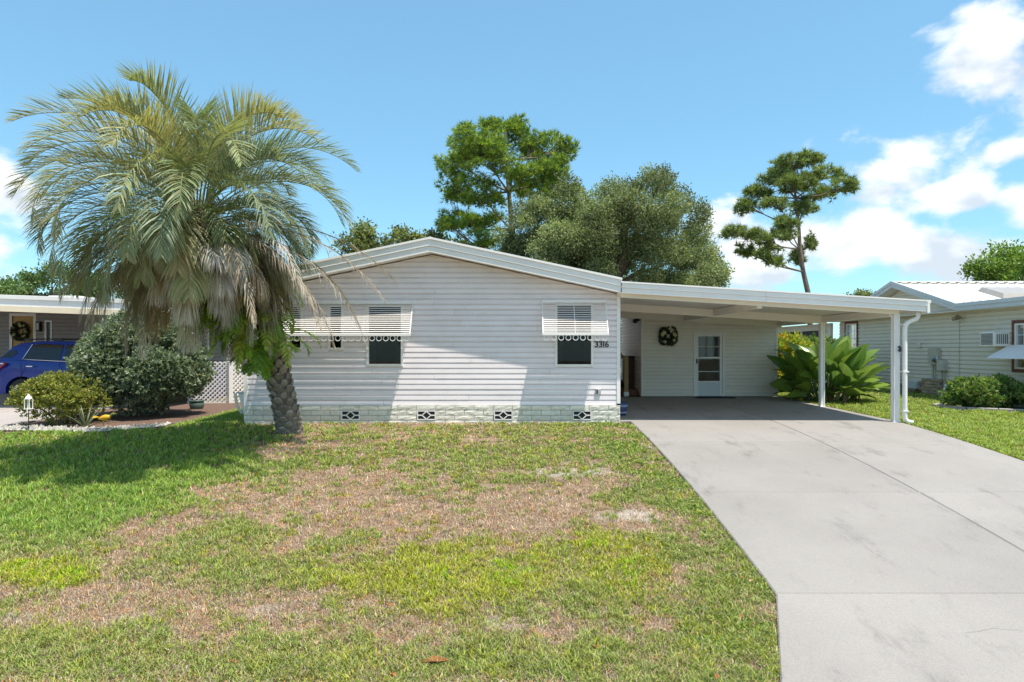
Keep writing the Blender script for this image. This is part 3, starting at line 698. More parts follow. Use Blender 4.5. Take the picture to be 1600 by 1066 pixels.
def storm_door():
    a, b, c, d = DO; fr = MB(); f = .055
    fr.box(a - .01, a + f, -.05, .05, c, d, MS).box(b - f, b + .01, -.05, .05, c, d, MS).box(a + f, b - f, -.048, .05, d - f, d, MS)
    dr = fr.build('door', M_TRIM, shed, label='white storm door with two glass lights')
    x0, x1, z0, z1 = a + f + .004, b - f - .004, c + .012, d - f - .004
    yk = z0 + .40; ym = z0 + (z1 - z0) * .615; st = .07
    lf = MB(); lf.box(x0, x0 + st, -.028, .01, z0, z1, MS).box(x1 - st, x1, -.028, .01, z0, z1, MS).box(x0 + st, x1 - st, -.026, .008, z1 - st, z1, MS).box(x0 + st, x1 - st, -.026, .008, ym - .025, ym + .025, MS).box(x0 + st, x1 - st, -.026, .008, yk - .02, yk + .02, MS)
    lf.build('door_leaf', M_TRIM, dr)
    MB().box(x0 + st, x1 - st, -.018, .004, z0, yk - .02, MS).build('kick_panel', mat('grey_white_panel', (.66, .69, .71), .4, .03), dr)
    for p, q in ((yk + .02, ym - .025), (ym + .025, z1 - st)):
        MB().box(x0 + st, x1 - st, -.012, -.008, p, q, MS).build('pane', M_GLASS, dr)
        MB().box(x0 + st, x1 - st, -.016, -.002, (p + q) / 2 - .008 - (.05 if p < ym - .1 else 0), (p + q) / 2 + .008 - (.05 if p < ym - .1 else 0), MS).build('glazing_bar', M_TRIM, dr)
    cu = MB(); n = 14
    for k in (0, 1):
        pts = [((x0 + .10 + .2 * i / n + k * .26), .10 + .015 * math.sin(i * 1.7)) for i in range(n + 1)]
        cu.add([(s, y, z) for z in (ym + .0, z1) for s, y in pts], [(i, i + 1, n + 2 + i, n + 1 + i) for i in range(n)], MS, True)
    cu.build('curtain', M_CURTAIN, dr)
    MB().box(x0 + .012, x0 + .04, -.075, -.03, ym - .16, ym - .03, MS).build('handle', M_BLACK, dr, bevel=.006)
    MB().box(a, b, -.07, .05, sz0 - .035, sz0 + .002, MS).build('threshold', M_TRIM, dr)
storm_door()
lt = MB(); lt.box(-.15, -.035, .20, .32, 2.22, 2.30, MS)
lo = lt.build('security_light', M_BLACK, shed)
for k, yy in enumerate((.14, .32)):
    MB().lathe([(0, 0), (.055, 0), (.06, .03), (.045, .10), (.0, .105)], (0, 0, 0), 12, MS @ Matrix.Translation((-.16, yy, 2.23)) @ Matrix.Rotation(R(110), 4, 'X')).build('lamp_head', M_BLACK, lo)

# doormat, pot, deck in the passage
def rect_thing(name, x0, x1, y0, y1, h, matl, label, cat, bevel=.006):
    z = gz((x0 + x1) / 2, (y0 + y1) / 2) + .036; o = MB().box(x0, x1, y0, y1, z, z + h).build(name, matl, None, bevel); tag(o, label, cat); return o
mt = rect_thing('doormat', 5.02, 6.05, 18.42, 18.93, .018, M_RUBBER, 'dark rubber doormat in front of the storm door', 'doormat')
for k in range(7): MB().box(5.08, 5.99, 18.46 + k * .065, 18.485 + k * .065, mt.data.vertices[0].co.z + .018, mt.data.vertices[0].co.z + .024).build('rib', M_RUBBER, mt)
deck = thing('wooden_deck', (2.85, 19.4, 0), 'low red brown wooden deck step between house and storage room', 'deck')
dz = gz(2.8, 19) + .04
for k in range(9):
    MB().box(2.12, 3.58, 19.35 + k * .15, 19.35 + k * .15 + .14, dz + .13, dz + .165).build('plank', M_DECK, deck)
MB().box(2.12, 3.58, 19.37, 19.40, dz, dz + .13).build('riser', M_DECK, deck)
MB().box(2.12, 3.58, 20.7, 24.0, dz, dz + .33).build('upper_step', mat('dark_green_carpet', (.035, .045, .04), .95, .2, 30), deck)
hp = MB().box(3.15, 3.26, 19.12, 19.21, dz + .12, dz + 1.12).build('newel_post', M_WOOD, deck, .006)
MB().box(3.14, 3.27, 19.11, 19.22, dz, dz + .12).build('post_base', M_TRIM, hp)
MB().bar((3.2, 19.22, dz + 1.02), (3.2, 20.9, dz + 1.25), .05, .09).build('handrail', M_WOOD, deck)
ch = thing('patio_chair', (2.9, 22.3, dz + .33), 'folded dark patio chair standing in the passage beyond the deck', 'chair')
cz = dz + .33
for sgn, nm in ((1, 'frame'), (-1, 'frame')):
    mb = MB()
    for yy in (22.2, 22.65): mb.tube([(2.72 - sgn * .17, yy, cz), (2.74, yy, cz + .5), (2.75 + sgn * .13, yy, cz + 1.0)], .022, 6)
    mb.build(nm, M_BLACK, ch)
MB().box(2.60, 2.78, 22.22, 22.63, cz + .55, cz + 1.0).build('backrest', mat('dark_mesh_fabric', (.05, .06, .04), .9), ch)
gr = thing('lidded_barrel', (3.47, 20.4, dz + .16), 'dark brown slim cabinet against the storage room side wall', 'cabinet')
MB().box(3.36, 3.59, 20.0, 20.8, dz + .17, dz + 1.05).build('body', mat('brown_cabinet', (.10, .045, .03), .6), gr, .01)
MB().box(3.34, 3.595, 19.98, 20.82, dz + 1.052, dz + 1.12).build('lid', M_BLACK, gr, .01)
gr.name = 'slim_cabinet'
bz = gz(2.3, 14.3) + .036
bp_ = thing('blue_bucket', (2.27, 14.3, bz), 'blue banded planter bucket by the house corner in the carport', 'bucket')
M_BLUE = mat('blue_plastic', (.05, .07, .17), .45, .2, 10)
MB().lathe([(0, 0), (.115, 0), (.15, .27), (.142, .27), (.11, .03), (0, .03)], (2.27, 14.3, bz), 18).build('bucket', M_BLUE, bp_)
for z, r_ in ((.06, .124), (.2, .143)): MB().lathe([(r_ - .004, -.02), (r_ + .006, -.02), (r_ + .01, .02), (r_, .02)], (2.27, 14.3, bz + z), 18).build('band', mat('pale_blue_band', (.30, .36, .52), .5), bp_)

# ------------------------------------------------------------------ foliage generators
def unit(a): return a / np.maximum(np.linalg.norm(a, axis=-1, keepdims=True), 1e-9)
def leaf_quads(P, D, L_, W_, rng, fold=.0):
    """pointed leaves at P along D; returns (4n,3)"""
    n = len(P); D = unit(D); r_ = rng.normal(size=(n, 3)); S = unit(np.cross(D, r_)); L_ = np.broadcast_to(L_, (n,))[:, None]; W_ = np.broadcast_to(W_, (n,))[:, None]
    a = P; b = P + D * L_ * .45 + S * W_ * .5; c = P + D * L_; d = P + D * L_ * .45 - S * W_ * .5
    return np.stack([a, b, c, d], 1).reshape(-1, 3)
def palette(n, cols, rng, jitter=.18):
    cols = np.array(cols); k = rng.integers(0, len(cols), n); c = cols[k] * (1 + rng.uniform(-jitter, jitter, (n, 1)))
    return np.clip(c, 0, 1)
def blob_points(blobs, n, rng, shell=.55):
    """points spread through ellipsoids (cx,cy,cz,rx,ry,rz), denser near their surface"""
    B = np.array(blobs); vol = (B[:, 3] * B[:, 4] * B[:, 5]) ** (2 / 3); k = rng.choice(len(B), n, p=vol / vol.sum())
    d = unit(rng.normal(size=(n, 3))); r_ = shell + (1 - shell) * rng.uniform(0, 1, (n, 1)) ** .6
    r_ = r_ * (1 + .22 * np.sin(d[:, :1] * 7 + B[k, :1] * 3) * np.sin(d[:, 1:2] * 6 + k[:, None]) + .14 * np.sin(d[:, 2:3] * 11 + k[:, None]))
    return B[k, :3] + d * r_ * B[k, 3:], d, k
def branches(mb, base, blobs, r0, rng, fork=.45):
    base = np.array(base, float)
    for b in blobs:
        c = np.array(b[:3]); m = base + (c - base) * fork + np.array([0, 0, .12 * np.linalg.norm(c - base)]) * rng.uniform(.3, 1) + rng.normal(size=3) * .08 * np.linalg.norm(c - base)
        pts = [base + (m - base) * t for t in (0, .5)] + [m + (c - m) * t for t in (0, .5, 1)]
        mb.tube([tuple(p) for p in pts], [r0, r0 * .8, r0 * .55, r0 * .35, r0 * .12], 6, cap=False)
GREENS_OAK = [(.115, .135, .045), (.085, .105, .04), (.15, .16, .065), (.06, .078, .03)]
def broadleaf(name, base, trunk_h, trunk_r, blobs, n, leaf, cols, label, cat='tree', seed=0, group=None, lean=0, sprigs=3, nb=14):
    rng = np.random.default_rng(seed); t = thing(name, base, label, cat, group); b0 = Vector(base)
    mb = MB(); top = b0 + Vector((lean, 0, trunk_h)); mb.tube([b0 - Vector((0, 0, .2)), b0 + (top - b0) * .3, b0 + (top - b0) * .65, top], [trunk_r * 1.35, trunk_r, trunk_r * .85, trunk_r * .7], 10)
    pick = [blobs[i] for i in rng.choice(len(blobs), min(nb, len(blobs)), replace=False)]
    pick = [b for b in pick if b[2] > top.z + .35 * abs(b[0] - top.x)]
    branches(mb, top, pick, trunk_r * .38, rng); mb.build('trunk', M_BARK, t)
    m = n // sprigs; P, d, k = blob_points(blobs, m, rng); P = np.repeat(P, sprigs, 0) + rng.normal(size=(m * sprigs, 3)) * leaf * .9; d = np.repeat(d, sprigs, 0)
    D = d + rng.normal(size=P.shape) * .8 + np.array([0, 0, .15]); V = leaf_quads(P, D, leaf * rng.uniform(.7, 1.4, len(P)), leaf * .6 * rng.uniform(.7, 1.3, len(P)), rng)
    kk = np.repeat(k, sprigs); tone = 1 + .36 * np.sin(kk * 12.9898)[:, None]
    c = palette(len(P), cols, rng) * tone
    fastmesh('crown', V, 4, M_LEAF, t, np.repeat(c, 4, 0)); return t
def pxblobs(lst, Y, rng, depth=.8, spread=1.0):
    """ellipses given by photograph pixels, set round distance Y with a random depth"""
    out = []; xs = [b[0] for b in lst]; half = (max(xs) - min(xs)) / 2 / F * Y
    for (x, y, rx, ry) in lst:
        dy = rng.uniform(-1, 1) * half * depth; Y2 = Y + dy; p = W(x, y, Y2); k = Y2 / F
        out.append((p.x, p.y, p.z, rx * k, (rx + ry) / 2 * k, ry * k))
    return out
def subdivide_blobs(blobs, per, f, rng):
    out = []
    for b in blobs:
        for _ in range(per):
            d = rng.normal(size=3); d /= np.linalg.norm(d); r_ = rng.uniform(.45, .95); s = f * rng.uniform(.7, 1.25)
            out.append((b[0] + d[0] * b[3] * r_, b[1] + d[1] * b[4] * r_, b[2] + d[2] * b[5] * r_, b[3] * s, b[4] * s, b[5] * s))
    return out

# ------------------------------------------------------------------ trees behind
def oak():
    rng = np.random.default_rng(21); Y = 33
    main = pxblobs([(830, 350, 60, 50), (880, 325, 55, 42), (950, 320, 65, 45), (1015, 320, 60, 48), (1060, 360, 55, 50), (1090, 410, 48, 45), (1010, 400, 80, 55), (910, 400, 80, 55), (830, 420, 70, 50), (790, 385, 35, 40), (1110, 440, 30, 28), (1020, 290, 32, 26), (960, 440, 120, 50), (870, 450, 90, 40), (985, 295, 25, 18), (1050, 440, 70, 45), (950, 370, 80, 55), (985, 355, 70, 50), (900, 365, 60, 45), (930, 400, 80, 50)], Y, rng, .45)
    bl = subdivide_blobs(main, 12, .32, rng)
    broadleaf('oak_tree', (W(950, 545, Y).x, Y, 0), 4.2, .42, bl, 210000, .105, [(.135, .16, .07), (.10, .125, .055), (.18, .20, .10), (.07, .09, .04)], 'broad grey green oak crown rising behind the gable roof', seed=22, nb=30)
oak()
def pine(name, base, topz, lst, Y, label, tr, seed, n_tuft, lean, trunk_px=None, cols=None, per=18, f=.34):
    rng = np.random.default_rng(seed); t = thing(name, base, label, 'tree')
    main = pxblobs(lst, Y, rng, .6); bl = subdivide_blobs(main, per, f, rng)
    mb = MB(); pts = [Vector(base)] + [Vector(W(x, y, Y)) for x, y in trunk_px]; m = len(pts)
    mb.tube(pts, [tr * (1 - .78 * i / (m - 1)) for i in range(m)], 9)
    for b in main:                                            # a limb to every branch mass, from the trunk below it
        c = Vector(b[:3]); cand = [p for p in pts if p.z < c.z - .15 * abs(c.x - p.x)] or [pts[1]]; q = min(cand, key=lambda p: (p - c).length)
        md = q + (c - q) * .5 + Vector((0, 0, -.06 * (c - q).length)); mb.tube([q, md, c], [tr * .30, tr * .2, tr * .08], 6, cap=False)
        sub = [s for s in bl if (Vector(s[:3]) - c).length < b[3] * 1.3]
        for s in sub[::2]: mb.tube([md + (c - md) * .3, (c + Vector(s[:3])) / 2, Vector(s[:3])], [tr * .12, tr * .08, tr * .04], 4, cap=False)
    mb.build('trunk', M_PINEBARK, t)
    P, d, k = blob_points(bl, n_tuft, rng, .15); q = 12
    P = np.repeat(P, q, 0); ax = np.repeat(unit(d + np.array([0, 0, .7]) + rng.normal(size=d.shape) * .35), q, 0)
    D = unit(ax + rng.normal(size=P.shape) * .55); S = unit(np.cross(D, rng.normal(size=P.shape))); L_ = rng.uniform(.2, .42, (len(P), 1)); w = rng.uniform(.015, .028, (len(P), 1))
    V = np.stack([P - S * w, P + S * w, P + D * L_], 1).reshape(-1, 3)
    c = palette(n_tuft, cols, rng, .2); c = np.repeat(c, q, 0) * rng.uniform(.8, 1.2, (len(P), 1))
    fastmesh('crown', V, 3, M_NEEDLE, t, np.repeat(c, 3, 0)); return t
PINE_C = [(.10, .15, .022), (.07, .115, .022), (.15, .19, .028), (.05, .08, .02)]
pine('pine_tree', (W(800, 545, 44).x, 44, 0), 17, [(790, 208, 45, 26), (740, 222, 42, 28), (842, 238, 42, 28), (885, 232, 20, 26), (712, 250, 36, 28), (765, 252, 45, 28), (815, 270, 40, 26), (868, 270, 30, 26), (708, 296, 32, 20), (750, 300, 40, 26), (840, 300, 40, 18), (712, 345, 34, 17), (752, 345, 34, 18), (700, 350, 22, 12), (745, 378, 40, 14), (868, 300, 26, 14)],
     44, 'tall full pine with bright green needles behind the roof apex', .24, 31, 7600, 0, [(805, 420), (800, 360), (795, 300), (790, 250), (790, 205)], PINE_C)
pine('pine_tree', (W(1272, 545, 41).x, 41, 0), 14, [(1245, 252, 40, 15), (1215, 275, 30, 14), (1285, 272, 36, 16), (1320, 292, 24, 14), (1185, 300, 28, 14), (1240, 290, 36, 14), (1285, 305, 26, 12), (1165, 322, 22, 12), (1210, 318, 26, 12), (1255, 325, 20, 14), (1150, 362, 26, 12), (1190, 370, 28, 14), (1225, 365, 24, 14), (1165, 392, 22, 10), (1205, 400, 24, 16), (1245, 402, 18, 12), (1262, 380, 12, 16), (1230, 345, 20, 10)],
     41, 'slender open crowned pine leaning above the carport roof', .17, 33, 3700, 0, [(1262, 455), (1255, 425), (1250, 390), (1248, 350), (1243, 310), (1240, 270), (1245, 250)], [(.10, .13, .04), (.08, .11, .035), (.13, .155, .05), (.06, .085, .03)], per=18, f=.30)
def far_tree(name, lst, Y, n, leaf, cols, label, seed, base_px, group=None, th=3):
    rng = np.random.default_rng(seed); bl = subdivide_blobs(pxblobs(lst, Y, rng, .6), 6, .42, rng)
    return broadleaf(name, (W(base_px, 545, Y).x, Y, 0), th, .25, bl, n, leaf, cols, label, seed=seed + 1, group=group)
far_tree('leafy_tree', [(1600, 400, 60, 25), (1560, 425, 40, 20), (1640, 390, 60, 30), (1620, 430, 80, 25), (1545, 440, 25, 10)], 31, 16000, .14, [(.10, .16, .03), (.13, .2, .04), (.07, .11, .025)], 'bright green leafy tree above the white neighbouring roof at right', 41, 1610)
far_tree('background_tree', [(575, 372, 28, 16), (560, 395, 40, 22), (600, 400, 40, 20)], 46, 6000, .22, GREENS_OAK, 'dark tree top beside the dry palm fronds left of the gable', 43, 575)
far_tree('background_tree', [(632, 368, 26, 12), (670, 378, 30, 14), (640, 395, 50, 18), (700, 392, 30, 14)], 48, 8000, .22, GREENS_OAK, 'low tree tops just above the left slope of the gable', 45, 650)
far_tree('background_tree', [(30, 442, 25, 12), (60, 440, 20, 14), (95, 432, 30, 18), (15, 455, 30, 12), (60, 460, 60, 14), (130, 445, 40, 22)], 50, 9000, .22, [(.07, .11, .04), (.05, .085, .03), (.09, .13, .045)], 'green tree line above the neighbouring carport at far left', 47, 60)
far_tree('background_tree', [(190, 440, 60, 26), (260, 440, 60, 30), (330, 445, 60, 26), (400, 450, 40, 22)], 52, 12000, .22, [(.07, .11, .04), (.05, .085, .03), (.09, .13, .045)], 'tree belt seen through the hanging palm fronds', 49, 290)
far_tree('background_tree', [(1352, 462, 18, 5), (1335, 464, 10, 4)], 60, 1500, .2, GREENS_OAK, 'small tree top peeping over the carport roof by the right neighbour', 51, 1350)
far_tree('background_tree', [(975, 535, 30, 28), (985, 510, 20, 20), (960, 560, 40, 20), (1000, 545, 30, 30)], 34, 5000, .13, GREENS_OAK, 'leafy shrub seen through the passage beside the storage room', 53, 978, th=.6)

# ------------------------------------------------------------------ palm
CROWN = Vector((-4.78, 10.35, 3.46))
palm = thing('pindo_palm', (-3.95, 12.15, gz(-3.95, 12.15)), 'leaning feathery palm with blue green fronds and grey dead skirt', 'tree')
tpts = [Vector((-3.93, 12.15, gz(-3.95, 12.15) - .15)), Vector((-3.96, 12.13, .05)), Vector((-4.03, 12.05, .55)), Vector((-4.10, 11.92, 1.1)), Vector((-4.12, 11.76, 1.6)), Vector((-4.17, 11.5, 2.1)), Vector((-4.33, 11.12, 2.6)), Vector((-4.56, 10.7, 3.05)), CROWN]
trad = [.265, .235, .205, .185, .165, .16, .165, .18, .16]
def spline(pts, rad, n):
    out = []; m = len(pts) - 1
    for i in range(n + 1):
        s = i / n * m; k = min(int(s), m - 1); t = s - k
        p0, p1, p2, p3 = pts[max(k - 1, 0)], pts[k], pts[k + 1], pts[min(k + 2, m)]
        p = .5 * ((2 * p1) + (p2 - p0) * t + (2 * p0 - 5 * p1 + 4 * p2 - p3) * t * t + (3 * p1 - p0 - 3 * p2 + p3) * t ** 3)
        out.append((p, rad[k] + (rad[k + 1] - rad[k]) * t))
    return out
M_PTRUNK = mat('palm_trunk_bark', (.155, .13, .105), .95, .35, 18, bump=1.0, bscale=30, dirt=(.32, .29, .25), dscale=(9, 9, 14), damt=.5, objvar=.15)
M_BOOT = mat('palm_leaf_base', (.25, .22, .185), .9, .3, 14, bump=.8, bscale=40, dirt=(.10, .08, .065), dscale=(12, 12, 12), damt=.7, objvar=.25)
sp = spline(tpts, trad, 60)
rng = np.random.default_rng(2)
tm = MB(); tm.tube([p for p, r_ in sp], [r_ * (.90 + .06 * (i % 2)) for i, (p, r_) in enumerate(sp)], 22); tm.build('trunk', M_PTRUNK, palm)
def boot_mesh(k):
    rr_ = np.random.default_rng(k); V = []; n = 8
    prof = [(0, .0, .050), (.05, .028, .058), (.11, .052, .046), (.145, .050, .028)]
    for (z, o, w) in prof:
        for i in range(n):
            a = 2 * math.pi * i / n; V.append((w * math.cos(a) * (1 + rr_.uniform(-.12, .12)), o + .030 * math.sin(a) * (1 if z < .13 else .6) + rr_.uniform(-.005, .005), z + rr_.uniform(-.008, .008)))
    Fq = [(j * n + i, j * n + (i + 1) % n, (j + 1) * n + (i + 1) % n, (j + 1) * n + i) for j in range(3) for i in range(n)] + [tuple(range(3 * n, 4 * n))]
    mb = MB(); mb.add(V, Fq, None, False); me = mb.mesh('leaf_base'); me.materials.append(M_BOOT); return me
boots = [boot_mesh(k) for k in range(6)]
for i in range(235):                                          # old leaf bases spiral round the stem
    t = .035 + .86 * (i / 235); s = t * 60; k = int(s); p = sp[k][0] + (sp[k + 1][0] - sp[k][0]) * (s - k); r_ = sp[k][1]
    tan = (sp[k + 1][0] - sp[k][0]).normalized(); a = i * 2.39996
    sd = tan.cross(Vector((0, 1, 0))).normalized(); u = sd.cross(tan); out = (sd * math.cos(a) + u * math.sin(a)).normalized()
    low = max(0, 1 - t / .33); sc = (1.0 - .45 * low) * random.uniform(.85, 1.15)
    yv = out; zv = tan; xv = yv.cross(zv); Mr = Matrix((xv, yv, zv)).transposed()
    inst('leaf_base', random.choice(boots), palm, p + out * (r_ * .90 - .012), Mr.to_euler(), (sc * (1.25 + .5 * low), sc * (1 - .35 * low), sc * (1 - .35 * low)))

def frond_geom(o, az, th0, bend, length, rng, npair=70, lw=.020, ll=.50, vee=.6, droop=.35, ang=50, t0=.2, bendp=1.3, twist=0.0, collapse=0., seg=16, rad=.014, jitter=.10, sway=0.):
    """returns leaflet verts (tri list), rachis points, radii"""
    pts = [np.array(o, float)]; tang = []
    a_ = az
    for i in range(seg):
        t = (i + .5) / seg; th = max(th0 - bend * t ** bendp, R(-88)); a_ = az + sway * t * t
        d = np.array([math.cos(th) * math.cos(a_), math.cos(th) * math.sin(a_), math.sin(th)]); tang.append(d); pts.append(pts[-1] + d * length / seg)
    pts = np.array(pts); tang = np.array(tang)
    t = np.linspace(t0, .995, npair); t = np.repeat(t, 2) + rng.uniform(-.006, .006, npair * 2); side = np.tile([1., -1.], npair)
    s = np.clip(t, 0, .999) * seg; k = s.astype(int); fr = (s - k)[:, None]; P = pts[k] * (1 - fr) + pts[k + 1] * fr; T = tang[k]
    hor = np.array([-math.sin(az), math.cos(az), 0.]); Sv = unit(np.cross(T, np.cross(hor, T) * 1.0)); Sv = np.tile(hor, (len(T), 1)); U = unit(np.cross(T, Sv)) * -1
    U = np.where((U[:, 2:] < 0) & (np.abs(T[:, 2:]) < .95), -U, U)
    ca, sa = math.cos(R(ang)), math.sin(R(ang)); v = vee * (1 - .3 * t) + rng.normal(size=len(t)) * .12
    D = T * (ca + .45 * t[:, None] ** 2 + collapse) + (Sv * side[:, None] * np.cos(v)[:, None] + U * np.sin(v)[:, None]) * sa * (1 - .45 * collapse)
    D = unit(D + rng.normal(size=D.shape) * jitter)
    x = (t - t0) / (1 - t0); prof = np.clip(np.sin(np.pi * (.16 + .80 * x)), .12, 1) ** .8
    L_ = (ll * prof * rng.uniform(.88, 1.1, len(t)))[:, None]
    Sd = unit(np.cross(D, U + rng.normal(size=D.shape) * .25)); w = lw / 2
    D2 = unit(D + np.array([0, 0, -droop]) * (1 + rng.uniform(-.3, .3, (len(t), 1))))
    D3 = unit(D2 + np.array([0, 0, -droop]))
    A, B = P - Sd * w * .6, P + Sd * w * .6; M1 = P + D * L_ * .4; C_, E = M1 - Sd * w, M1 + Sd * w
    M2 = M1 + D2 * L_ * .35; G, H = M2 - Sd * w * .6, M2 + Sd * w * .6; tip = M2 + D3 * L_ * .3
    tri = np.stack([A, B, E, A, E, C_, C_, E, H, C_, H, G, G, H, tip], 1).reshape(-1, 3)
    return tri, pts, [rad * (1 - .8 * i / seg) for i in range(seg + 1)]
M_RACHIS = mat('green_frond_stem', (.20, .22, .09), .6, .1); M_DRYSTEM = mat('dry_frond_stem', (.24, .19, .14), .85, .2, 20)
def add_frond(parent, name, o, az, th0, bend, length, rng, col, matl, stem, **kw):
    tri, pts, rad = frond_geom(o, az, th0, bend, length, rng, **kw); n = len(tri) // 15
    c = np.array(col) * (1 + rng.uniform(-.22, .22, (n, 1))) * (1 + rng.normal(size=(n, 3)) * .04); c = np.clip(c, .01, 1)
    ob = fastmesh(name, tri, 3, matl, parent, np.repeat(c, 15, 0))
    mb = MB(); mb.tube([tuple(p) for p in pts], rad, 5, cap=False); mb.build('stem', stem, ob); return ob
rng = np.random.default_rng(77)
NG = 80
for i in range(NG):
    a = i * 2.39996 + rng.uniform(-.25, .25); age = i / NG
    th = R(86 - 92 * age ** .95 + rng.uniform(-6, 6)); bend = R(66 + 62 * (1 - abs(age - .45)) + rng.uniform(-12, 18)); ln = 2.25 + .40 * math.sin(math.pi * min(1, age + .25)) + rng.uniform(-.15, .15)
    if age < .15: ln *= .88
    toward = math.cos(a + R(55)) > .55
    if age > .62 and toward: ln *= .68
    elif age > .7: ln *= .88
    if age > .5 and math.cos(a) > .7: ln *= .76
    base = np.array(CROWN) + np.array([math.cos(a), math.sin(a), 0]) * .13 + np.array([.0, 0, .15 - .45 * age])
    col = [(.17, .20, .10), (.215, .235, .125), (.145, .18, .11), (.27, .265, .14)][rng.integers(0, 4)]
    if age > .75: col = [(.25, .255, .14), (.29, .27, .16), (.19, .21, .12)][rng.integers(0, 3)]
    add_frond(palm, 'frond', base, a, th, bend, ln, rng, col, M_FROND, M_RACHIS, npair=92, ll=.60, lw=.017, vee=1.0 - .7 * age, droop=.06 + .5 * age, ang=50, jitter=.07, sway=rng.uniform(-.3, .3))
# dead grey fronds hanging below
ND = 60
for i in range(ND):
    a = i * 2.39996 + rng.uniform(-.3, .3)
    th = R(rng.uniform(-30, 32)); bend = R(rng.uniform(72, 108)); ln = rng.uniform(1.35, 2.15)
    if math.cos(a + R(60)) > .35: ln *= .62
    base = np.array(CROWN) + np.array([math.cos(a), math.sin(a), 0]) * .16 + np.array([.05, .03, -.28 - rng.uniform(0, .3)])
    col = [(.56, .52, .47), (.44, .41, .36), (.64, .61, .56), (.44, .35, .25), (.50, .47, .42)][rng.integers(0, 4)]
    add_frond(palm, 'dead_frond', base, a, th, bend, ln, rng, col, M_STRAW, M_DRYSTEM, npair=62, ll=.58, lw=.013, vee=-.2, droop=1.1, ang=44, bendp=.75, collapse=.3, jitter=.2, sway=rng.uniform(-.4, .4))
for (az_, th_, b_, ln_) in ((R(8), 20, 70, 3.1), (R(-14), 12, 66, 3.3), (R(25), 8, 80, 2.9), (R(-30), 2, 72, 2.9), (R(-5), -8, 70, 2.8), (R(-40), 16, 78, 3.0), (R(-52), -4, 70, 2.5), (R(0), 2, 76, 3.2)):
    base = np.array(CROWN) + np.array([.2, 0, -.25])
    add_frond(palm, 'dead_frond', base, az_, R(th_), R(b_), ln_, rng, [(.42, .38, .33), (.36, .30, .23)][rng.integers(0, 2)], M_STRAW, M_DRYSTEM, npair=56, ll=.32, lw=.012, vee=-.1, droop=.7, ang=36, bendp=1.0, collapse=.4, jitter=.22, sway=rng.uniform(-.3, .3))
fib = MB(); M_FIB = mat('brown_fibre', (.13, .085, .05), .95, .4, 20)
for i in range(70):
    a = rng.uniform(0, 6.28); z = rng.uniform(-.65, .12); p = CROWN + Vector((math.cos(a) * .12, math.sin(a) * .12, z)); q = p + Vector((math.cos(a) * rng.uniform(.15, .4), math.sin(a) * rng.uniform(.15, .4), rng.uniform(-.12, .3)))
    fib.tube([p, (p + q) / 2 + Vector((0, 0, .03)), q], [.04, .03, .012], 5)
fib.build('old_stem_bases', M_FIB, palm)

# ferns rooted among the old leaf bases
fern = thing('trunk_fern', (-4.3, 11.6, 2.0), 'bright green fern clump growing on the palm trunk', 'fern')
rng = np.random.default_rng(91)
for i in range(190):
    t = rng.uniform(.43, .86); s = t * 60; k = int(s); p = sp[k][0]; r_ = sp[k][1]
    a = rng.normal(math.pi * 1.2, .6) if rng.uniform() < .85 else rng.uniform(0, 6.28)
    base = np.array(p) + np.array([math.cos(a), math.sin(a), 0]) * r_ * 1.0
    col = [(.13, .22, .025), (.18, .28, .03), (.09, .17, .02), (.24, .29, .04)][rng.integers(0, 4)]
    ln = rng.uniform(.6, 1.15) * (1 if t > .52 else .6)
    add_frond(fern, 'fern_frond', base, a + rng.uniform(-.4, .4), R(rng.uniform(-15, 45)), R(rng.uniform(70, 120)), ln, rng, col, M_FERN, M_RACHIS, npair=21, lw=.030, ll=.17, vee=.1, droop=.2, ang=60, t0=.22, seg=9, rad=.005, jitter=.12)

# ------------------------------------------------------------------ shrubs
def shrub(name, c, blobs, n, leaf, cols, label, cat='shrub', seed=1, group=None, wratio=.5, stems=9, up=.3, shell=.6, outw=1.0):
    rng = np.random.default_rng(seed); t = thing(name, (c[0], c[1], gz(c[0], c[1])), label, cat, group); z0 = gz(c[0], c[1])
    mb = MB()
    for i in range(stems):
        b = blobs[rng.integers(0, len(blobs))]; p = Vector((c[0] + rng.normal() * .1, c[1] + rng.normal() * .1, z0 - .05)); q = Vector(b[:3]); mb.tube([p, (p + q) / 2 + Vector((rng.normal() * .06, rng.normal() * .06, .05)), q], [.03, .02, .008], 5, cap=False)
    mb.build('stems', M_BARK, t)
    P, d, k = blob_points(blobs, n // 6, rng, shell); keep = P[:, 2] > z0 + .02; P, d, k = P[keep], d[keep], k[keep]
    q = 6; Pr = np.repeat(P, q, 0); ax = np.repeat(d * outw + np.array([0, 0, up]), q, 0)         # leaf whorls at the twig ends
    D = unit(ax) + rng.normal(size=Pr.shape) * .75; V = leaf_quads(Pr + rng.normal(size=Pr.shape) * leaf * .15, D, leaf * rng.uniform(.75, 1.3, len(Pr)), leaf * wratio * rng.uniform(.8, 1.25, len(Pr)), rng)
    c_ = np.repeat(palette(len(P), cols, rng, .2), q, 0) * rng.uniform(.8, 1.2, (len(Pr), 1))
    fastmesh('foliage', V, 4, M_LEAF, t, np.repeat(c_, 4, 0)); return t
def dome(cx, cy, rx, ry, h, n, f, seed, z=None):
    rng = np.random.default_rng(seed); z0 = gz(cx, cy); out = [(cx, cy, z0 + h * .45, rx * .72, ry * .72, h * .45)]
    for i in range(n):
        a = rng.uniform(0, 6.28); e = math.asin(rng.uniform(-.35, .98)); s = f * rng.uniform(.75, 1.3)
        out.append((cx + math.cos(a) * math.cos(e) * rx * .78, cy + math.sin(a) * math.cos(e) * ry * .78, z0 + h * .46 + math.sin(e) * h * .42, rx * s, ry * s, h * .5 * s))
    return out
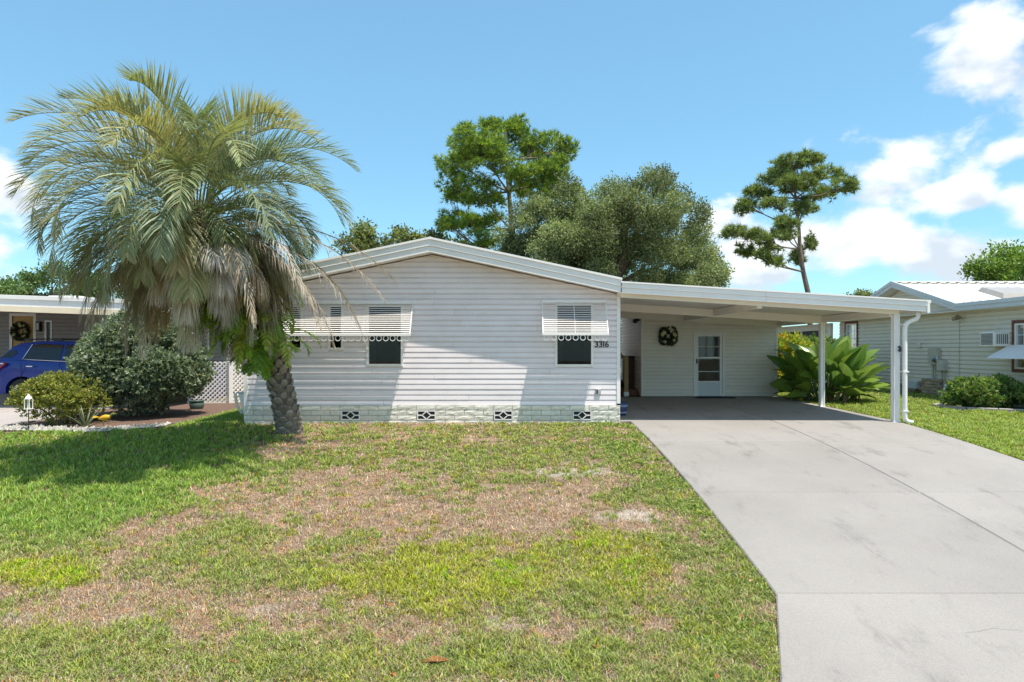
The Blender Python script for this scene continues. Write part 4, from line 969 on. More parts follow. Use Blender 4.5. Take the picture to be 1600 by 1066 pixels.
shrub('large_shrub', (-8.15, 15.0), dome(-8.15, 15.0, 1.42, 1.15, 2.25, 80, .24, 5) + [(-8.1, 15.0, 2.15, .4, .35, .36), (-8.1, 15.0, 1.9, .7, .6, .4)], 120000, .066, [(.11, .145, .095), (.145, .18, .125), (.075, .105, .065), (.21, .235, .17), (.055, .08, .05)], 'large rounded grey green shrub left of the palm', seed=6, up=.2)
shrub('yellow_green_shrub', (-9.1, 13.8), dome(-9.1, 13.8, .84, .75, 1.05, 40, .26, 15), 22000, .055, [(.19, .20, .045), (.14, .16, .035), (.235, .22, .06), (.09, .11, .03)], 'low spreading yellow green shrub beside the blue car', seed=16, up=.4)
for i, (x, y, rx, h, s, lab) in enumerate(((10.75, 15.9, .62, .70, 61, 'low dark green bush at the left end of the edged bed'), (11.55, 16.0, .62, .72, 63, 'low dark green bush in the middle of the edged bed'), (12.0, 15.2, .6, .74, 65, 'low dark green bush at the picture edge below the window awning'))):
    shrub('low_bush', (x, y), dome(x, y, rx, rx * .8, h, 22, .32, s), 9000, .085, [(.075, .13, .03), (.11, .17, .045), (.05, .09, .025), (.19, .22, .08)], lab, 'bush', s + 1, 'bushes in the edged bed', up=.5)
shrub('croton_shrub', (8.6, 21.5), dome(8.7, 21.5, 1.0, .9, 1.75, 24, .32, 71), 12000, .13, [(.26, .27, .03), (.18, .24, .03), (.30, .26, .03), (.12, .18, .03), (.30, .18, .03), (.2, .25, .03)], 'tall yellow and orange leaved croton behind the big leaved plant', seed=72, wratio=.35)
shrub('green_hedge', (9.9, 23.0), dome(9.9, 23.0, 1.5, 1.0, 1.75, 26, .3, 75), 12000, .11, [(.08, .13, .03), (.14, .19, .04), (.055, .09, .025)], 'green hedge below the screened porch', seed=76)

# big paddle leaved plant beside the middle carport post
def paddle_leaf(L_, W_, curl, fold, seed):
    rr_ = np.random.default_rng(seed); n = 9; V = []; Fq = []; c = np.array([0., 0., 0.]); ang = 0.
    for i in range(n + 1):
        t = i / n; w = W_ * math.sin(math.pi * min(1, .06 + .94 * t) ** .8) ** .75 * (1 if t < .98 else .2); wav = rr_.uniform(-.02, .02)
        for q in (-1, -.5, 0, .5, 1): V.append((q * w / 2, c[1] + 0, c[2] + abs(q) * w * fold + (wav if abs(q) == 1 else 0)))
        ang = -curl * t; c = c + np.array([0, math.cos(ang), math.sin(ang)]) * L_ / n
    for i in range(n):
        for q in range(4): a = i * 5 + q; Fq.append((a, a + 1, a + 6, a + 5))
    mb = MB(); mb.add(V, Fq, None, True); return mb
def paddle_material(name, c1, c2):
    m = bpy.data.materials.new(name); m.use_nodes = True; nt = m.node_tree; N = nt.nodes; L = nt.links; b = N['Principled BSDF']; b.inputs['Roughness'].default_value = .32
    tc = N.new('ShaderNodeTexCoord'); wv = N.new('ShaderNodeTexWave'); wv.wave_type = 'BANDS'; wv.bands_direction = 'Y'; wv.inputs['Scale'].default_value = 9; wv.inputs['Distortion'].default_value = 1.5; L.new(tc.outputs['Object'], wv.inputs[0])
    sx_ = N.new('ShaderNodeSeparateXYZ'); L.new(tc.outputs['Object'], sx_.inputs[0]); ab = N.new('ShaderNodeMath'); ab.operation = 'ABSOLUTE'; L.new(sx_.outputs[0], ab.inputs[0])
    lt_ = N.new('ShaderNodeMath'); lt_.operation = 'LESS_THAN'; lt_.inputs[1].default_value = .012; L.new(ab.outputs[0], lt_.inputs[0])
    oi = N.new('ShaderNodeObjectInfo'); mx0 = N.new('ShaderNodeMixRGB'); L.new(oi.outputs['Random'], mx0.inputs[0]); mx0.inputs[1].default_value = (*c1, 1); mx0.inputs[2].default_value = (*c2, 1)
    mx = N.new('ShaderNodeMixRGB'); mx.blend_type = 'MULTIPLY'; mx.inputs[0].default_value = .35; L.new(mx0.outputs[0], mx.inputs[1]); L.new(wv.outputs[0], mx.inputs[2])
    m2 = N.new('ShaderNodeMixRGB'); L.new(lt_.outputs[0], m2.inputs[0]); L.new(mx.outputs[0], m2.inputs[1]); m2.inputs[2].default_value = (.22, .30, .08, 1); L.new(m2.outputs[0], b.inputs['Base Color'])
    tr = N.new('ShaderNodeBsdfTranslucent'); L.new(m2.outputs[0], tr.inputs[0]); ms = N.new('ShaderNodeMixShader'); ms.inputs[0].default_value = .35; L.new(b.outputs[0], ms.inputs[1]); L.new(tr.outputs[0], ms.inputs[2]); L.new(ms.outputs[0], N['Material Output'].inputs[0])
    return m
M_PAD = paddle_material('paddle_leaf', (.12, .24, .05), (.34, .48, .07)); M_PADDRY = mat('dry_paddle_leaf', (.16, .11, .06), .9, .3, 10)
bird = thing('paddle_leaf_plant', (8.35, 17.9, gz(8.35, 17.9)), 'large tropical plant with broad paddle leaves behind the middle post', 'plant')
pads = []
for k in range(6):
    me = paddle_leaf(.92, .40 + .04 * (k % 3), .5 + .25 * k / 3, .16 + .05 * (k % 2), k).mesh('leaf'); me.materials.append(M_PAD); pads.append(me)
rng = np.random.default_rng(8); stm = MB()
for i in range(84):
    a = i * 2.39996; f = (i + .5) / 84; r0 = .12 + .42 * rng.uniform(0, 1); bx, by = 8.3 + math.cos(a) * r0 * 1.0, 17.9 + math.sin(a) * r0 * .8; z0 = gz(bx, by)
    el = R(82 - 58 * f + rng.uniform(-6, 6)); ln = (.95 - .62 * f) * rng.uniform(.85, 1.15); p = Vector((bx, by, z0)); d = Vector((math.cos(a) * math.cos(el), math.sin(a) * math.cos(el), math.sin(el)))
    q = p + d * ln; stm.tube([p, p + d * ln * .5, q], [.022, .017, .011], 5, cap=False)
    s = rng.uniform(.75, 1.1) * (1 - .15 * f); d2 = Vector((math.cos(a) * math.cos(el - .15), math.sin(a) * math.cos(el - .15), math.sin(el - .15)))
    yv = d2; xv = yv.cross(Vector((0, 0, 1))).normalized(); xv = (Matrix.Rotation(rng.uniform(-1.1, 1.1), 3, yv) @ xv); zv = xv.cross(yv); Mr = Matrix((xv, yv, zv)).transposed()
    inst('leaf', pads[rng.integers(0, 6)], bird, q, Mr.to_euler(), (s, s, s))
stm.build('stalks', mat('green_stalk', (.12, .17, .05), .5), bird)
dl = paddle_leaf(.7, .16, 1.6, .3, 30).mesh('dry_leaf'); dl.materials.append(M_PADDRY)
for i in range(22):
    a = rng.uniform(0, 6.28); q = Vector((8.3 + math.cos(a) * rng.uniform(.2, .85), 17.8 + math.sin(a) * rng.uniform(.2, .6), gz(8.3, 17.8) + rng.uniform(.25, .6)))
    inst('dry_leaf', dl, bird, q, (R(rng.uniform(-60, -20)), rng.uniform(-.4, .4), a - math.pi / 2), (.8, .8, .8))

# ------------------------------------------------------------------ right neighbour's house
RX = 12.3; M_RS = mat('beige_siding', (.68, .64, .555), .6, .05, 3, objvar=.03); M_RF = mat('blue_grey_fascia', (.56, .60, .64), .45, .05, 3); M_RT = mat('red_brown_trim', (.16, .065, .045), .6, .15, 10)
rh = thing('neighbour_house', (RX, 18, gz(12, 18)), 'beige sided house with white metal roof right of the driveway', 'house')
RY0, RY1 = 25.6, 12.6
MR = frameM((RX, RY0, 0), (0, -1, 0), (1, 0, 0)); RL = RY0 - RY1
def ry(px): return RY0 - F * RX / (px - 800)                 # photograph column -> distance along that wall
def rz(px, py): return CAMZ - (py - 545) / ((px - 800) / RX)
RSZ = .34; RZT = 2.46
win_far = (ry(1323.5), ry(1340.5), rz(1332, 552), rz(1332, 506)); win_near = (ry(1588), ry(1625), .95, 2.05)
RO = [win_far, win_near]
GA = RY0 - 21.3; GH = 2.95
def rr_rng(z):
    if z <= RZT: return (.02, RL - .02)
    d = (RZT + .9 - z) / .9 * GH
    return (GA - d, GA + d)
siding(rh, MR, rr_rng, RSZ, RZT + .85, M_RS, pitch=.115, openings=[(a + .02, b - .02, c + .02, d - .02) for a, b, c, d in RO], split=False, seed=12)
wl = MB(); wall_panel(wl, MR, .01, RL - .01, RSZ, RZT, [(a + .02, b - .02, c + .02, d - .02) for a, b, c, d in RO]); wl.prism([(GA - GH, RZT + .002), (GA + GH, RZT + .002), (GA, RZT + .9)], .004, .08, MR)
wl.box(.0, .08, .09, 9, 0, RZT, MR).box(RL - .08, RL, .09, 9, 0, RZT, MR).build('wall', M_RS, rh)
# near slope, ridge and ribs of the cross gable
rg = MB(); ov = -.42
def rp(s, y, z): return MR @ Vector((s, y, z))
zl = RZT + .12; zr_ = RZT + 1.02; s_low = GA + GH + .15
roofv = [(GA, ov, zr_), (s_low, ov, zl), (s_low, 11, zl), (GA, 11, zr_), (GA, ov, zr_ - .05), (s_low, ov, zl - .05), (s_low, 11, zl - .05), (GA, 11, zr_ - .05)]
rg.add(roofv, [(0, 1, 2, 3), (7, 6, 5, 4), (0, 4, 5, 1), (1, 5, 6, 2), (2, 6, 7, 3), (3, 7, 4, 0)], MR)
sf = GA - GH - .15; rg.add([(sf, ov, zl), (GA, ov, zr_), (GA, 11, zr_), (sf, 11, zl), (sf, ov, zl - .05), (GA, ov, zr_ - .05), (GA, 11, zr_ - .05), (sf, 11, zl - .05)], [(0, 1, 2, 3), (7, 6, 5, 4), (0, 4, 5, 1), (1, 5, 6, 2), (2, 6, 7, 3), (3, 7, 4, 0)], MR)
rg.build('roof', M_ROOF, rh)
for k in range(30):
    y = ov + .15 + k * .30; MB().bar(rp(GA + .03, y, zr_ + .005), rp(s_low, y, zl + .012), .028, .03).build('roof_rib', M_ROOF, rh)
    if k < 24: MB().box(GA - .10, GA + .12, y + .06, y + .24, zr_ - .005, zr_ + .035, MR).build('ridge_vent', M_ROOF, rh)
MB().box(GA - .14, GA + .14, ov, 11, zr_ + .036, zr_ + .055, MR).build('ridge_cap', M_ROOF, rh)
for (d0, d1, y) in ((-.13, -.02, 0), (-.02, .07, -.025)):    # gable rakes and the eave
    for sgn in (-1, 1):
        e = GA + sgn * (GH + .15); pr = [(GA, zr_ + d0), (e, zl + d0), (e, zl + d1), (GA, zr_ + d1)]
        MB().prism(pr if sgn > 0 else pr[::-1], ov - .035 + y, ov, MR).build('rake_fascia', M_RF, rh)
    MB().box(s_low, RL + .3, ov - .035 + y, ov + .03, zl + d0, zl + d1, MR).build('eave_fascia', M_RF, rh)
MB().box(s_low + .01, RL + .3, ov + .031, 9, zl - .06, zl + .03, MR).build('flat_roof', M_ROOF, rh)
MB().box(.0, RL + .3, ov + .01, .0, zl - .145, zl - .132, MR).build('soffit', M_CEIL, rh)
sk_ = MB(); skyl = [(GA + 1.35, 1.5), (GA + 2.2, 2.6)]
def on_roof(s, y, h): return (s, y, zr_ - (zr_ - zl) * (s - GA) / (s_low - GA) + h)
V = [on_roof(s, y, h) for h, i in ((.0, 0), (.14, .08)) for s, y in ((GA + 1.2 + i, 1.4 + i), (GA + 2.25 - i, 1.4 + i), (GA + 2.25 - i, 2.7 - i), (GA + 1.2 + i, 2.7 - i))]
sk_.add(V, [(4, 5, 6, 7), (0, 1, 5, 4), (1, 2, 6, 5), (2, 3, 7, 6), (3, 0, 4, 7)], MR); sk_.build('skylight', mat('smoky_skylight', (.36, .33, .30), .3, .05), rh)
MB().box(.0, .5, .0, .5, 0, 0, MR)
def rwin(wd, nm, awn):
    a, b, c, d = wd; o = window(rh, MR, a, b, c, d, M_TRIM, rail=True, curtain='sides', fw=.04)
    t = MB(); f = .085; t.box(a - f, a, -.056, .02, c - f, d + f, MR).box(b, b + f, -.056, .02, c - f, d + f, MR).box(a, b, -.048, .02, d, d + f, MR).box(a, b, -.048, .02, c - f, c, MR); t.build('trim', M_RT, o)
    for k in (1, 2): MB().box(a + (b - a) * k / 3 - .008, a + (b - a) * k / 3 + .008, -.004, .006, (c + d) / 2 + .02, d - .04, MR).build('glazing_bar', M_TRIM, o)
    MB().box(a + .04, b - .04, .0, .006, (c + d) * .5 + (d - c) * .24, (c + d) * .5 + (d - c) * .24 + .016, MR).build('glazing_bar', M_TRIM, o)
rwin(win_far, 'w', False); rwin(win_near, 'w', True)
af = MB(); a0, b0 = ry(1580), ry(1660)
af.add([(a0, -.05, 1.52), (b0, -.05, 1.52), (b0, -.62, 1.20), (a0, -.62, 1.20), (a0, -.05, 1.535), (b0, -.05, 1.535), (b0, -.62, 1.215), (a0, -.62, 1.215)], [(3, 2, 1, 0), (4, 5, 6, 7), (0, 1, 5, 4), (1, 2, 6, 5), (2, 3, 7, 6), (3, 0, 4, 7)], MR)
af.build('window_flap', M_TRIM, rh, label='white metal flap awning below the brown trimmed window')
acw = thing('window_air_conditioner', rp(ry(1572), -.2, 1.45), 'white window air conditioner beside the brown trimmed window', 'air conditioner')
ax0, ax1 = ry(1557), ry(1580)
MB().box(ax0, ax1, -.42, -.025, 1.50, 1.86, MR).build('case', M_TRIM, acw, .012)
for k in range(9): MB().box(ax0 + .05, ax1 - .05, -.432, -.421, 1.545 + k * .032, 1.563 + k * .032, MR).build('grille_slat', mat('ac_grille', (.16, .16, .16), .6) if k == 0 else bpy.data.materials['ac_grille'], acw)
for k in range(6): MB().box(ax1 + .001, ax1 + .008, -.36 + k * .05, -.335 + k * .05, 1.56, 1.80, MR).build('side_louvre', bpy.data.materials['ac_grille'], acw)
# stone skirting: one block each
M_STONE = mat('tan_stone', (.36, .29, .20), .9, .2, 12, bump=.7, bscale=30, dirt=(.22, .10, .05), dscale=(2.5, 2.5, 3), damt=.7, objvar=.22)
rsv = block_variants(.29, .082, .08, 6, 14, .02)
for m in rsv: m.materials.append(M_STONE)
ms_ = MB().box(.01, RL - .01, -.01, .06, -.3, RSZ - .004, MR).build('skirting', M_MORTAR, rh)
for r_ in range(4):
    s = 0. - (.15 if r_ % 2 else 0)
    while s < 8.7:
        p = rp(s + .005, -.02, RSZ - (r_ + 1) * .09 + .004); inst('stone_block', random.choice(rsv), ms_, p, (0, 0, -math.pi / 2)); s += .30
# electric meter
mx_ = MB().box(ry(1457), ry(1472.5), -.14, -.025, .98, 1.46, MR).build('meter_cabinet', mat('beige_metal_box', (.44, .43, .36), .5), rh, .008)
m2_ = MB().box(ry(1473), ry(1483), -.18, -.025, .82, 1.12, MR).build('meter_box', mat('grey_metal_box', (.48, .48, .44), .5), rh, .008)
MB().lathe([(0, .12), (.07, .10), (.085, .04), (.09, 0)], (0, 0, 0), 16, MR @ Matrix.Translation((ry(1470), -.14, 1.13)) @ Matrix.Rotation(R(90), 4, 'X')).build('meter_dome', glassmat('meter_glass', (.6, .65, .7)), m2_)
MB().lathe([(0, .03), (.092, .03), (.098, 0)], (0, 0, 0), 16, MR @ Matrix.Translation((ry(1470), -.14, 1.13)) @ Matrix.Rotation(R(90), 4, 'X')).build('meter_ring', mat('zinc', (.5, .5, .5), .35, metal=.8), m2_)
cd = MB()
for px, z0, z1, r_ in ((1476, .1, .84, .03), (1480, .05, .84, .022), (1462, .55, .98, .03), (1466, .6, .98, .02)): cd.tube([rp(ry(px), -.09, z0), rp(ry(px), -.09, z1)], r_, 8)
cd.build('conduit', mat('beige_conduit', (.45, .44, .38), .5), m2_)
pier = MB().box(ry(1451), ry(1478), -.20, -.035, -.1, .58, MR).build('meter_pier', M_MORTAR, rh)
for r_ in range(7):
    for k in range(5):
        s_ = ry(1451) + k * .30 - (.15 if r_ % 2 else 0)
        if s_ > ry(1451) - .2 and s_ < ry(1478) - .1: inst('stone_block', random.choice(rsv), pier, rp(s_, -.21, .58 - (r_ + 1) * .09), (0, 0, -math.pi / 2))
MB().tube([rp(ry(1501), -.03, RSZ), rp(ry(1501), -.03, 2.28)], .014, 6).build('cable', mat('pink_grey_cable', (.45, .38, .34), .6), rh)
fl = MB().box(ry(1499), ry(1503), -.13, -.025, 2.22, 2.32, MR).build('flood_light', M_TRIM, rh, .008)
for k in (0, 1): MB().lathe([(0, 0), (.05, 0), (.06, .1), (.0, .105)], (0, 0, 0), 10, MR @ Matrix.Translation((ry(1503) + .08, -.12 - .08 * k, 2.27)) @ Matrix.Rotation(R(60 + 40 * k), 4, 'X')).build('lamp_head', mat('tan_lamp%d' % k, (.3, .24, .15), .5), fl)
MB().box(ry(1437), ry(1442), -.10, -.025, 1.48, 1.62, MR).build('wall_vent', M_RS, rh, .01)
MB().box(ry(1437) - .3 + .1, ry(1441) + .1, -.26, -.06, .24, .46, MR).build('utility_box', mat('pale_blue_box', (.50, .54, .57), .5), rh, .012)
br = MB(); br.bar(rp(ry(1484), -.1, .42), rp(ry(1496), -.45, .10), .05, .05).bar(rp(ry(1484), -.1, .05), rp(ry(1484), -.1, .45), .05, .05); br.build('pipe_brace', M_TRIM, rh)
# screened porch further back
pw = MB(); MP = frameM((RX - .35, 33.0, 0), (0, -1, 0), (1, 0, 0)); pw.box(0, 7.38, -.0, .1, -.2, 1.25, MP).box(0, 7.38, 0, .1, 2.15, 2.4, MP)
for s in (0.0, 2.3, 4.7, 6.9): pw.box(s, s + .14, .002, .098, 1.25, 2.15, MP)
pw.box(6.98, 7.38, 0.002, .098, 1.25, 2.15, MP); pw.build('porch_wall', M_RS, rh)
MB().box(.1, 7.2, .05, .06, 1.25, 2.15, MP).build('porch_screen', M_SCREEN_SHADE, rh)
MB().prism([(0, 0), (0, 0), (0, 0)], 0, 0)
pr_ = MB(); pr_.add([(0, -.35, 2.42), (7.5, -.35, 2.42), (7.5, 3, 2.75), (0, 3, 2.75), (0, -.35, 2.52), (7.5, -.35, 2.52), (7.5, 3, 2.85), (0, 3, 2.85)], [(3, 2, 1, 0), (4, 5, 6, 7), (0, 1, 5, 4), (1, 2, 6, 5), (2, 3, 7, 6), (3, 0, 4, 7)], MP); pr_.build('porch_roof', M_RF, rh)
# concrete edging of the bed
ed = thing('bed_edging', (10.2, 15.7, gz(10.2, 15.7)), 'pale concrete edging along the bush bed at right', 'edging')
path = [(10.45, 16.6), (10.15, 16.35), (10.12, 16.0), (10.4, 15.62), (10.9, 15.3), (11.5, 14.95), (12.1, 14.62)]
for (a, b) in zip(path, path[1:]):
    va, vb = Vector((*a, gz(*a) + .03)), Vector((*b, gz(*b) + .03)); d = (vb - va).normalized() * .006; MB().bar(va + d, vb - d, .15, .10).build('edging_block', M_CONC2, ed, .015)

# ------------------------------------------------------------------ left neighbour's carport house
M_LS = mat('taupe_siding', (.30, .275, .275), .6, .05, 3, objvar=.04); M_LF = mat('cream_fascia', (.80, .68, .50), .5, .05)
lh = thing('neighbour_carport_house', (-13, 20, gz(-13, 20)), 'taupe house with white carport roof at the left edge', 'house')
LYW = 23.0; ML = frameM((-19, LYW, 0), (1, 0, 0), (0, 1, 0)); LL = 8.75
def ls(px): return (px - 800) / (F / LYW) + 19
def lz(py): return CAMZ - (py - 545) / (F / LYW)
ld = (ls(20), ls(53), .45, lz(494)); lw_ = (ls(71), ls(82.5), .75, lz(501))
siding(lh, ML, lambda z: (.02, LL - .02), .0, 2.75, M_LS, pitch=.13, openings=[ld, lw_], split=False)
wl = MB(); wall_panel(wl, ML, 0, LL, -.2, 2.78, [ld, lw_]); wl.box(0, .1, .09, 8, -.2, 2.78, ML).box(LL - .1, LL, .09, 8, -.2, 2.78, ML).box(0, LL, .05, 8, 2.79, 2.85, ML).build('wall', M_LS, lh)
MB().box(LL - .09, LL + .02, -.03, .06, -.1, 2.76, ML).build('corner_trim', M_TRIM, lh)
siding(lh, frameM((-19 + LL, LYW, 0), (0, 1, 0), (-1, 0, 0)), lambda z: (.05, 7.5), 0, 2.75, M_LS, pitch=.13, split=False)
a, b, c, d = ld; dj = MB(); dj.box(a - .09, a, -.04, .06, c, d + .09, ML).box(b, b + .09, -.04, .06, c, d + .09, ML).box(a, b, -.038, .06, d, d + .09, ML); do_ = dj.build('door', M_TRIM, lh, label='honey coloured front door in white surround')
MB().box(a, b, .0, .04, c, d, ML).build('door_leaf', mat('honey_wood', (.52, .33, .12), .5, .15, 8, dirt=(.35, .2, .07), dscale=(14, 14, 1), damt=.5), do_)
for k in (0, 1):
    for q in (0, 1): MB().box(a + .1 + k * (b - a) * .48, a + .1 + k * (b - a) * .48 + (b - a) * .3, -.012, 0.002, c + .25 + q * .95, c + 1.0 + q * .95, ML).build('door_panel', bpy.data.materials['honey_wood'], do_, .008)
MB().lathe([(0, 0), (.03, 0), (.035, .04), (0, .06)], (0, 0, 0), 10, ML @ Matrix.Translation((b - .09, 0, c + 1.0)) @ Matrix.Rotation(R(90), 4, 'X')).build('handle', M_BLACK, do_)
window(lh, ML, *lw_, M_TRIM, rail=True, curtain=None, fw=.05)
MB().box(lw_[0] + .04, lw_[1] - .04, .07, .08, lw_[2], lw_[3], ML).build('window_backing', M_DARK, lh)
la = MB().box(ls(60.5), ls(67), -.16, -.03, lz(518), lz(503), ML).build('wall_lantern', M_BLACK, lh, .01); MB().box(ls(62), ls(65.5), -.165, -.161, lz(516), lz(505), ML).build('lantern_glass', mat('frosted_glass', (.5, .5, .48), .3), la)
LF0, LFY = -19.5, 16.4
def lroof(x): return 2.70 - .035 * (x + 12)
LX1 = -7.9
def lsheet(x0, x1, y0, y1, d0, d1): return MB().prism([(x0, lroof(x0) + d0), (x1, lroof(x1) + d0), (x1, lroof(x1) + d1), (x0, lroof(x0) + d1)], y0, y1)
lsheet(LF0, LX1, LFY + .04, 24, -.06, .0).build('roof_sheet', M_CEIL, lh)
for (d0, d1, y, mm) in ((-.37, -.24, -.012, M_LF), (-.238, -.07, 0, M_TRIM), (-.068, .02, -.03, M_TRIM)): lsheet(LF0, LX1, LFY + y, LFY + .12, d0, d1).build('fascia', mm, lh)
for k in range(11): lsheet(LF0 + .1, LX1 - .1, LFY + .4 + k * .65, LFY + .45 + k * .65, .001, .05).build('roof_rib', M_ROOF, lh)
MB().box(-12.9, -12.1, 19, 19.8, lroof(-12.5) + .003, lroof(-12.5) + .2).build('roof_box', M_ROOF, lh)
MB().box(-19.3, -19.18, LFY + .13, LFY + .25, -.25, lroof(-19) - .065).build('post', M_TRIM, lh)
# far blue-grey house seen through the gap
fh = thing('far_house', (-8.2, 30, 0), 'pale blue grey house seen beyond the lattice fence', 'house')
MF = frameM((-12.5, 31.0, 0), (1, 0, 0), (0, 1, 0)); M_FS = mat('blue_grey_siding', (.42, .47, .52), .6, .05, 3)
siding(fh, MF, lambda z: (0, 5.6), 0, 2.3, M_FS, pitch=.14, split=False); MB().box(0, 5.6, .004, 6, -.2, 2.3, MF).build('wall', M_FS, fh)
MB().prism([(-.3, 2.3), (5.9, 2.3), (2.8, 3.0)], -.3, 6.2, MF).build('roof', M_ROOF, fh)

# wreaths
def wreath(loc, r_, name, label, leafc, flowc, seed, sq=0):
    rng = np.random.default_rng(seed); t = thing(name, loc, label, 'wreath'); n = 1500
    a = rng.uniform(0, 6.28, n); b = rng.uniform(0, 6.28, n); tr = r_ * .30 * rng.uniform(.5, 1, n); rad = r_ * .72 * (1 + sq * .14 * np.cos(4 * a) * -1) + tr * np.cos(b)
    P = np.stack([loc[0] + rad * np.cos(a), loc[1] - .05 - tr * np.sin(b) * .6, loc[2] + rad * np.sin(a)], 1); D = np.stack([np.cos(a) * np.cos(b), -np.abs(np.sin(b)), np.sin(a) * np.cos(b)], 1) + rng.normal(size=(n, 3)) * .5
    V = leaf_quads(P, D, .07, .03, rng); fastmesh('leaves', V, 4, M_LEAF, t, np.repeat(palette(n, leafc, rng), 4, 0))
    MB().ring((loc[0], loc[1] - .035, loc[2]), r_ * .72, .05, .04).build('hoop', M_BARK, t)
    for k in range(13):
        aa = rng.uniform(0, 6.28); rr_ = r_ * rng.uniform(.6, .88); c = np.array([loc[0] + rr_ * math.cos(aa), loc[1] - .11, loc[2] + rr_ * math.sin(aa)])
        q = 9; PP = np.tile(c, (q, 1)); DD = np.stack([np.cos(np.arange(q) * .7), np.full(q, -.5), np.sin(np.arange(q) * .7)], 1); fastmesh('flower', leaf_quads(PP, DD, .065, .045, rng), 4, M_LEAF, t, np.repeat(palette(q, flowc, rng, .1), 4, 0))
    return t
p = W(1043, 525.5, SY); wreath((p.x, SY - .03, p.z), .25, 'door_wreath', 'squarish wreath with white flowers on the storage room wall', [(.05, .065, .035), (.07, .08, .05), (.03, .04, .025)], [(.62, .60, .5), (.5, .5, .4)], 4, 1)
p = W(34.5, 518, LYW); wreath((p.x, LYW - .03, p.z), .30, 'front_door_wreath', "dark wreath hanging on the left neighbour's honey coloured door", [(.04, .05, .035), (.03, .04, .03), (.06, .05, .04)], [(.55, .5, .35), (.3, .35, .2)], 6)

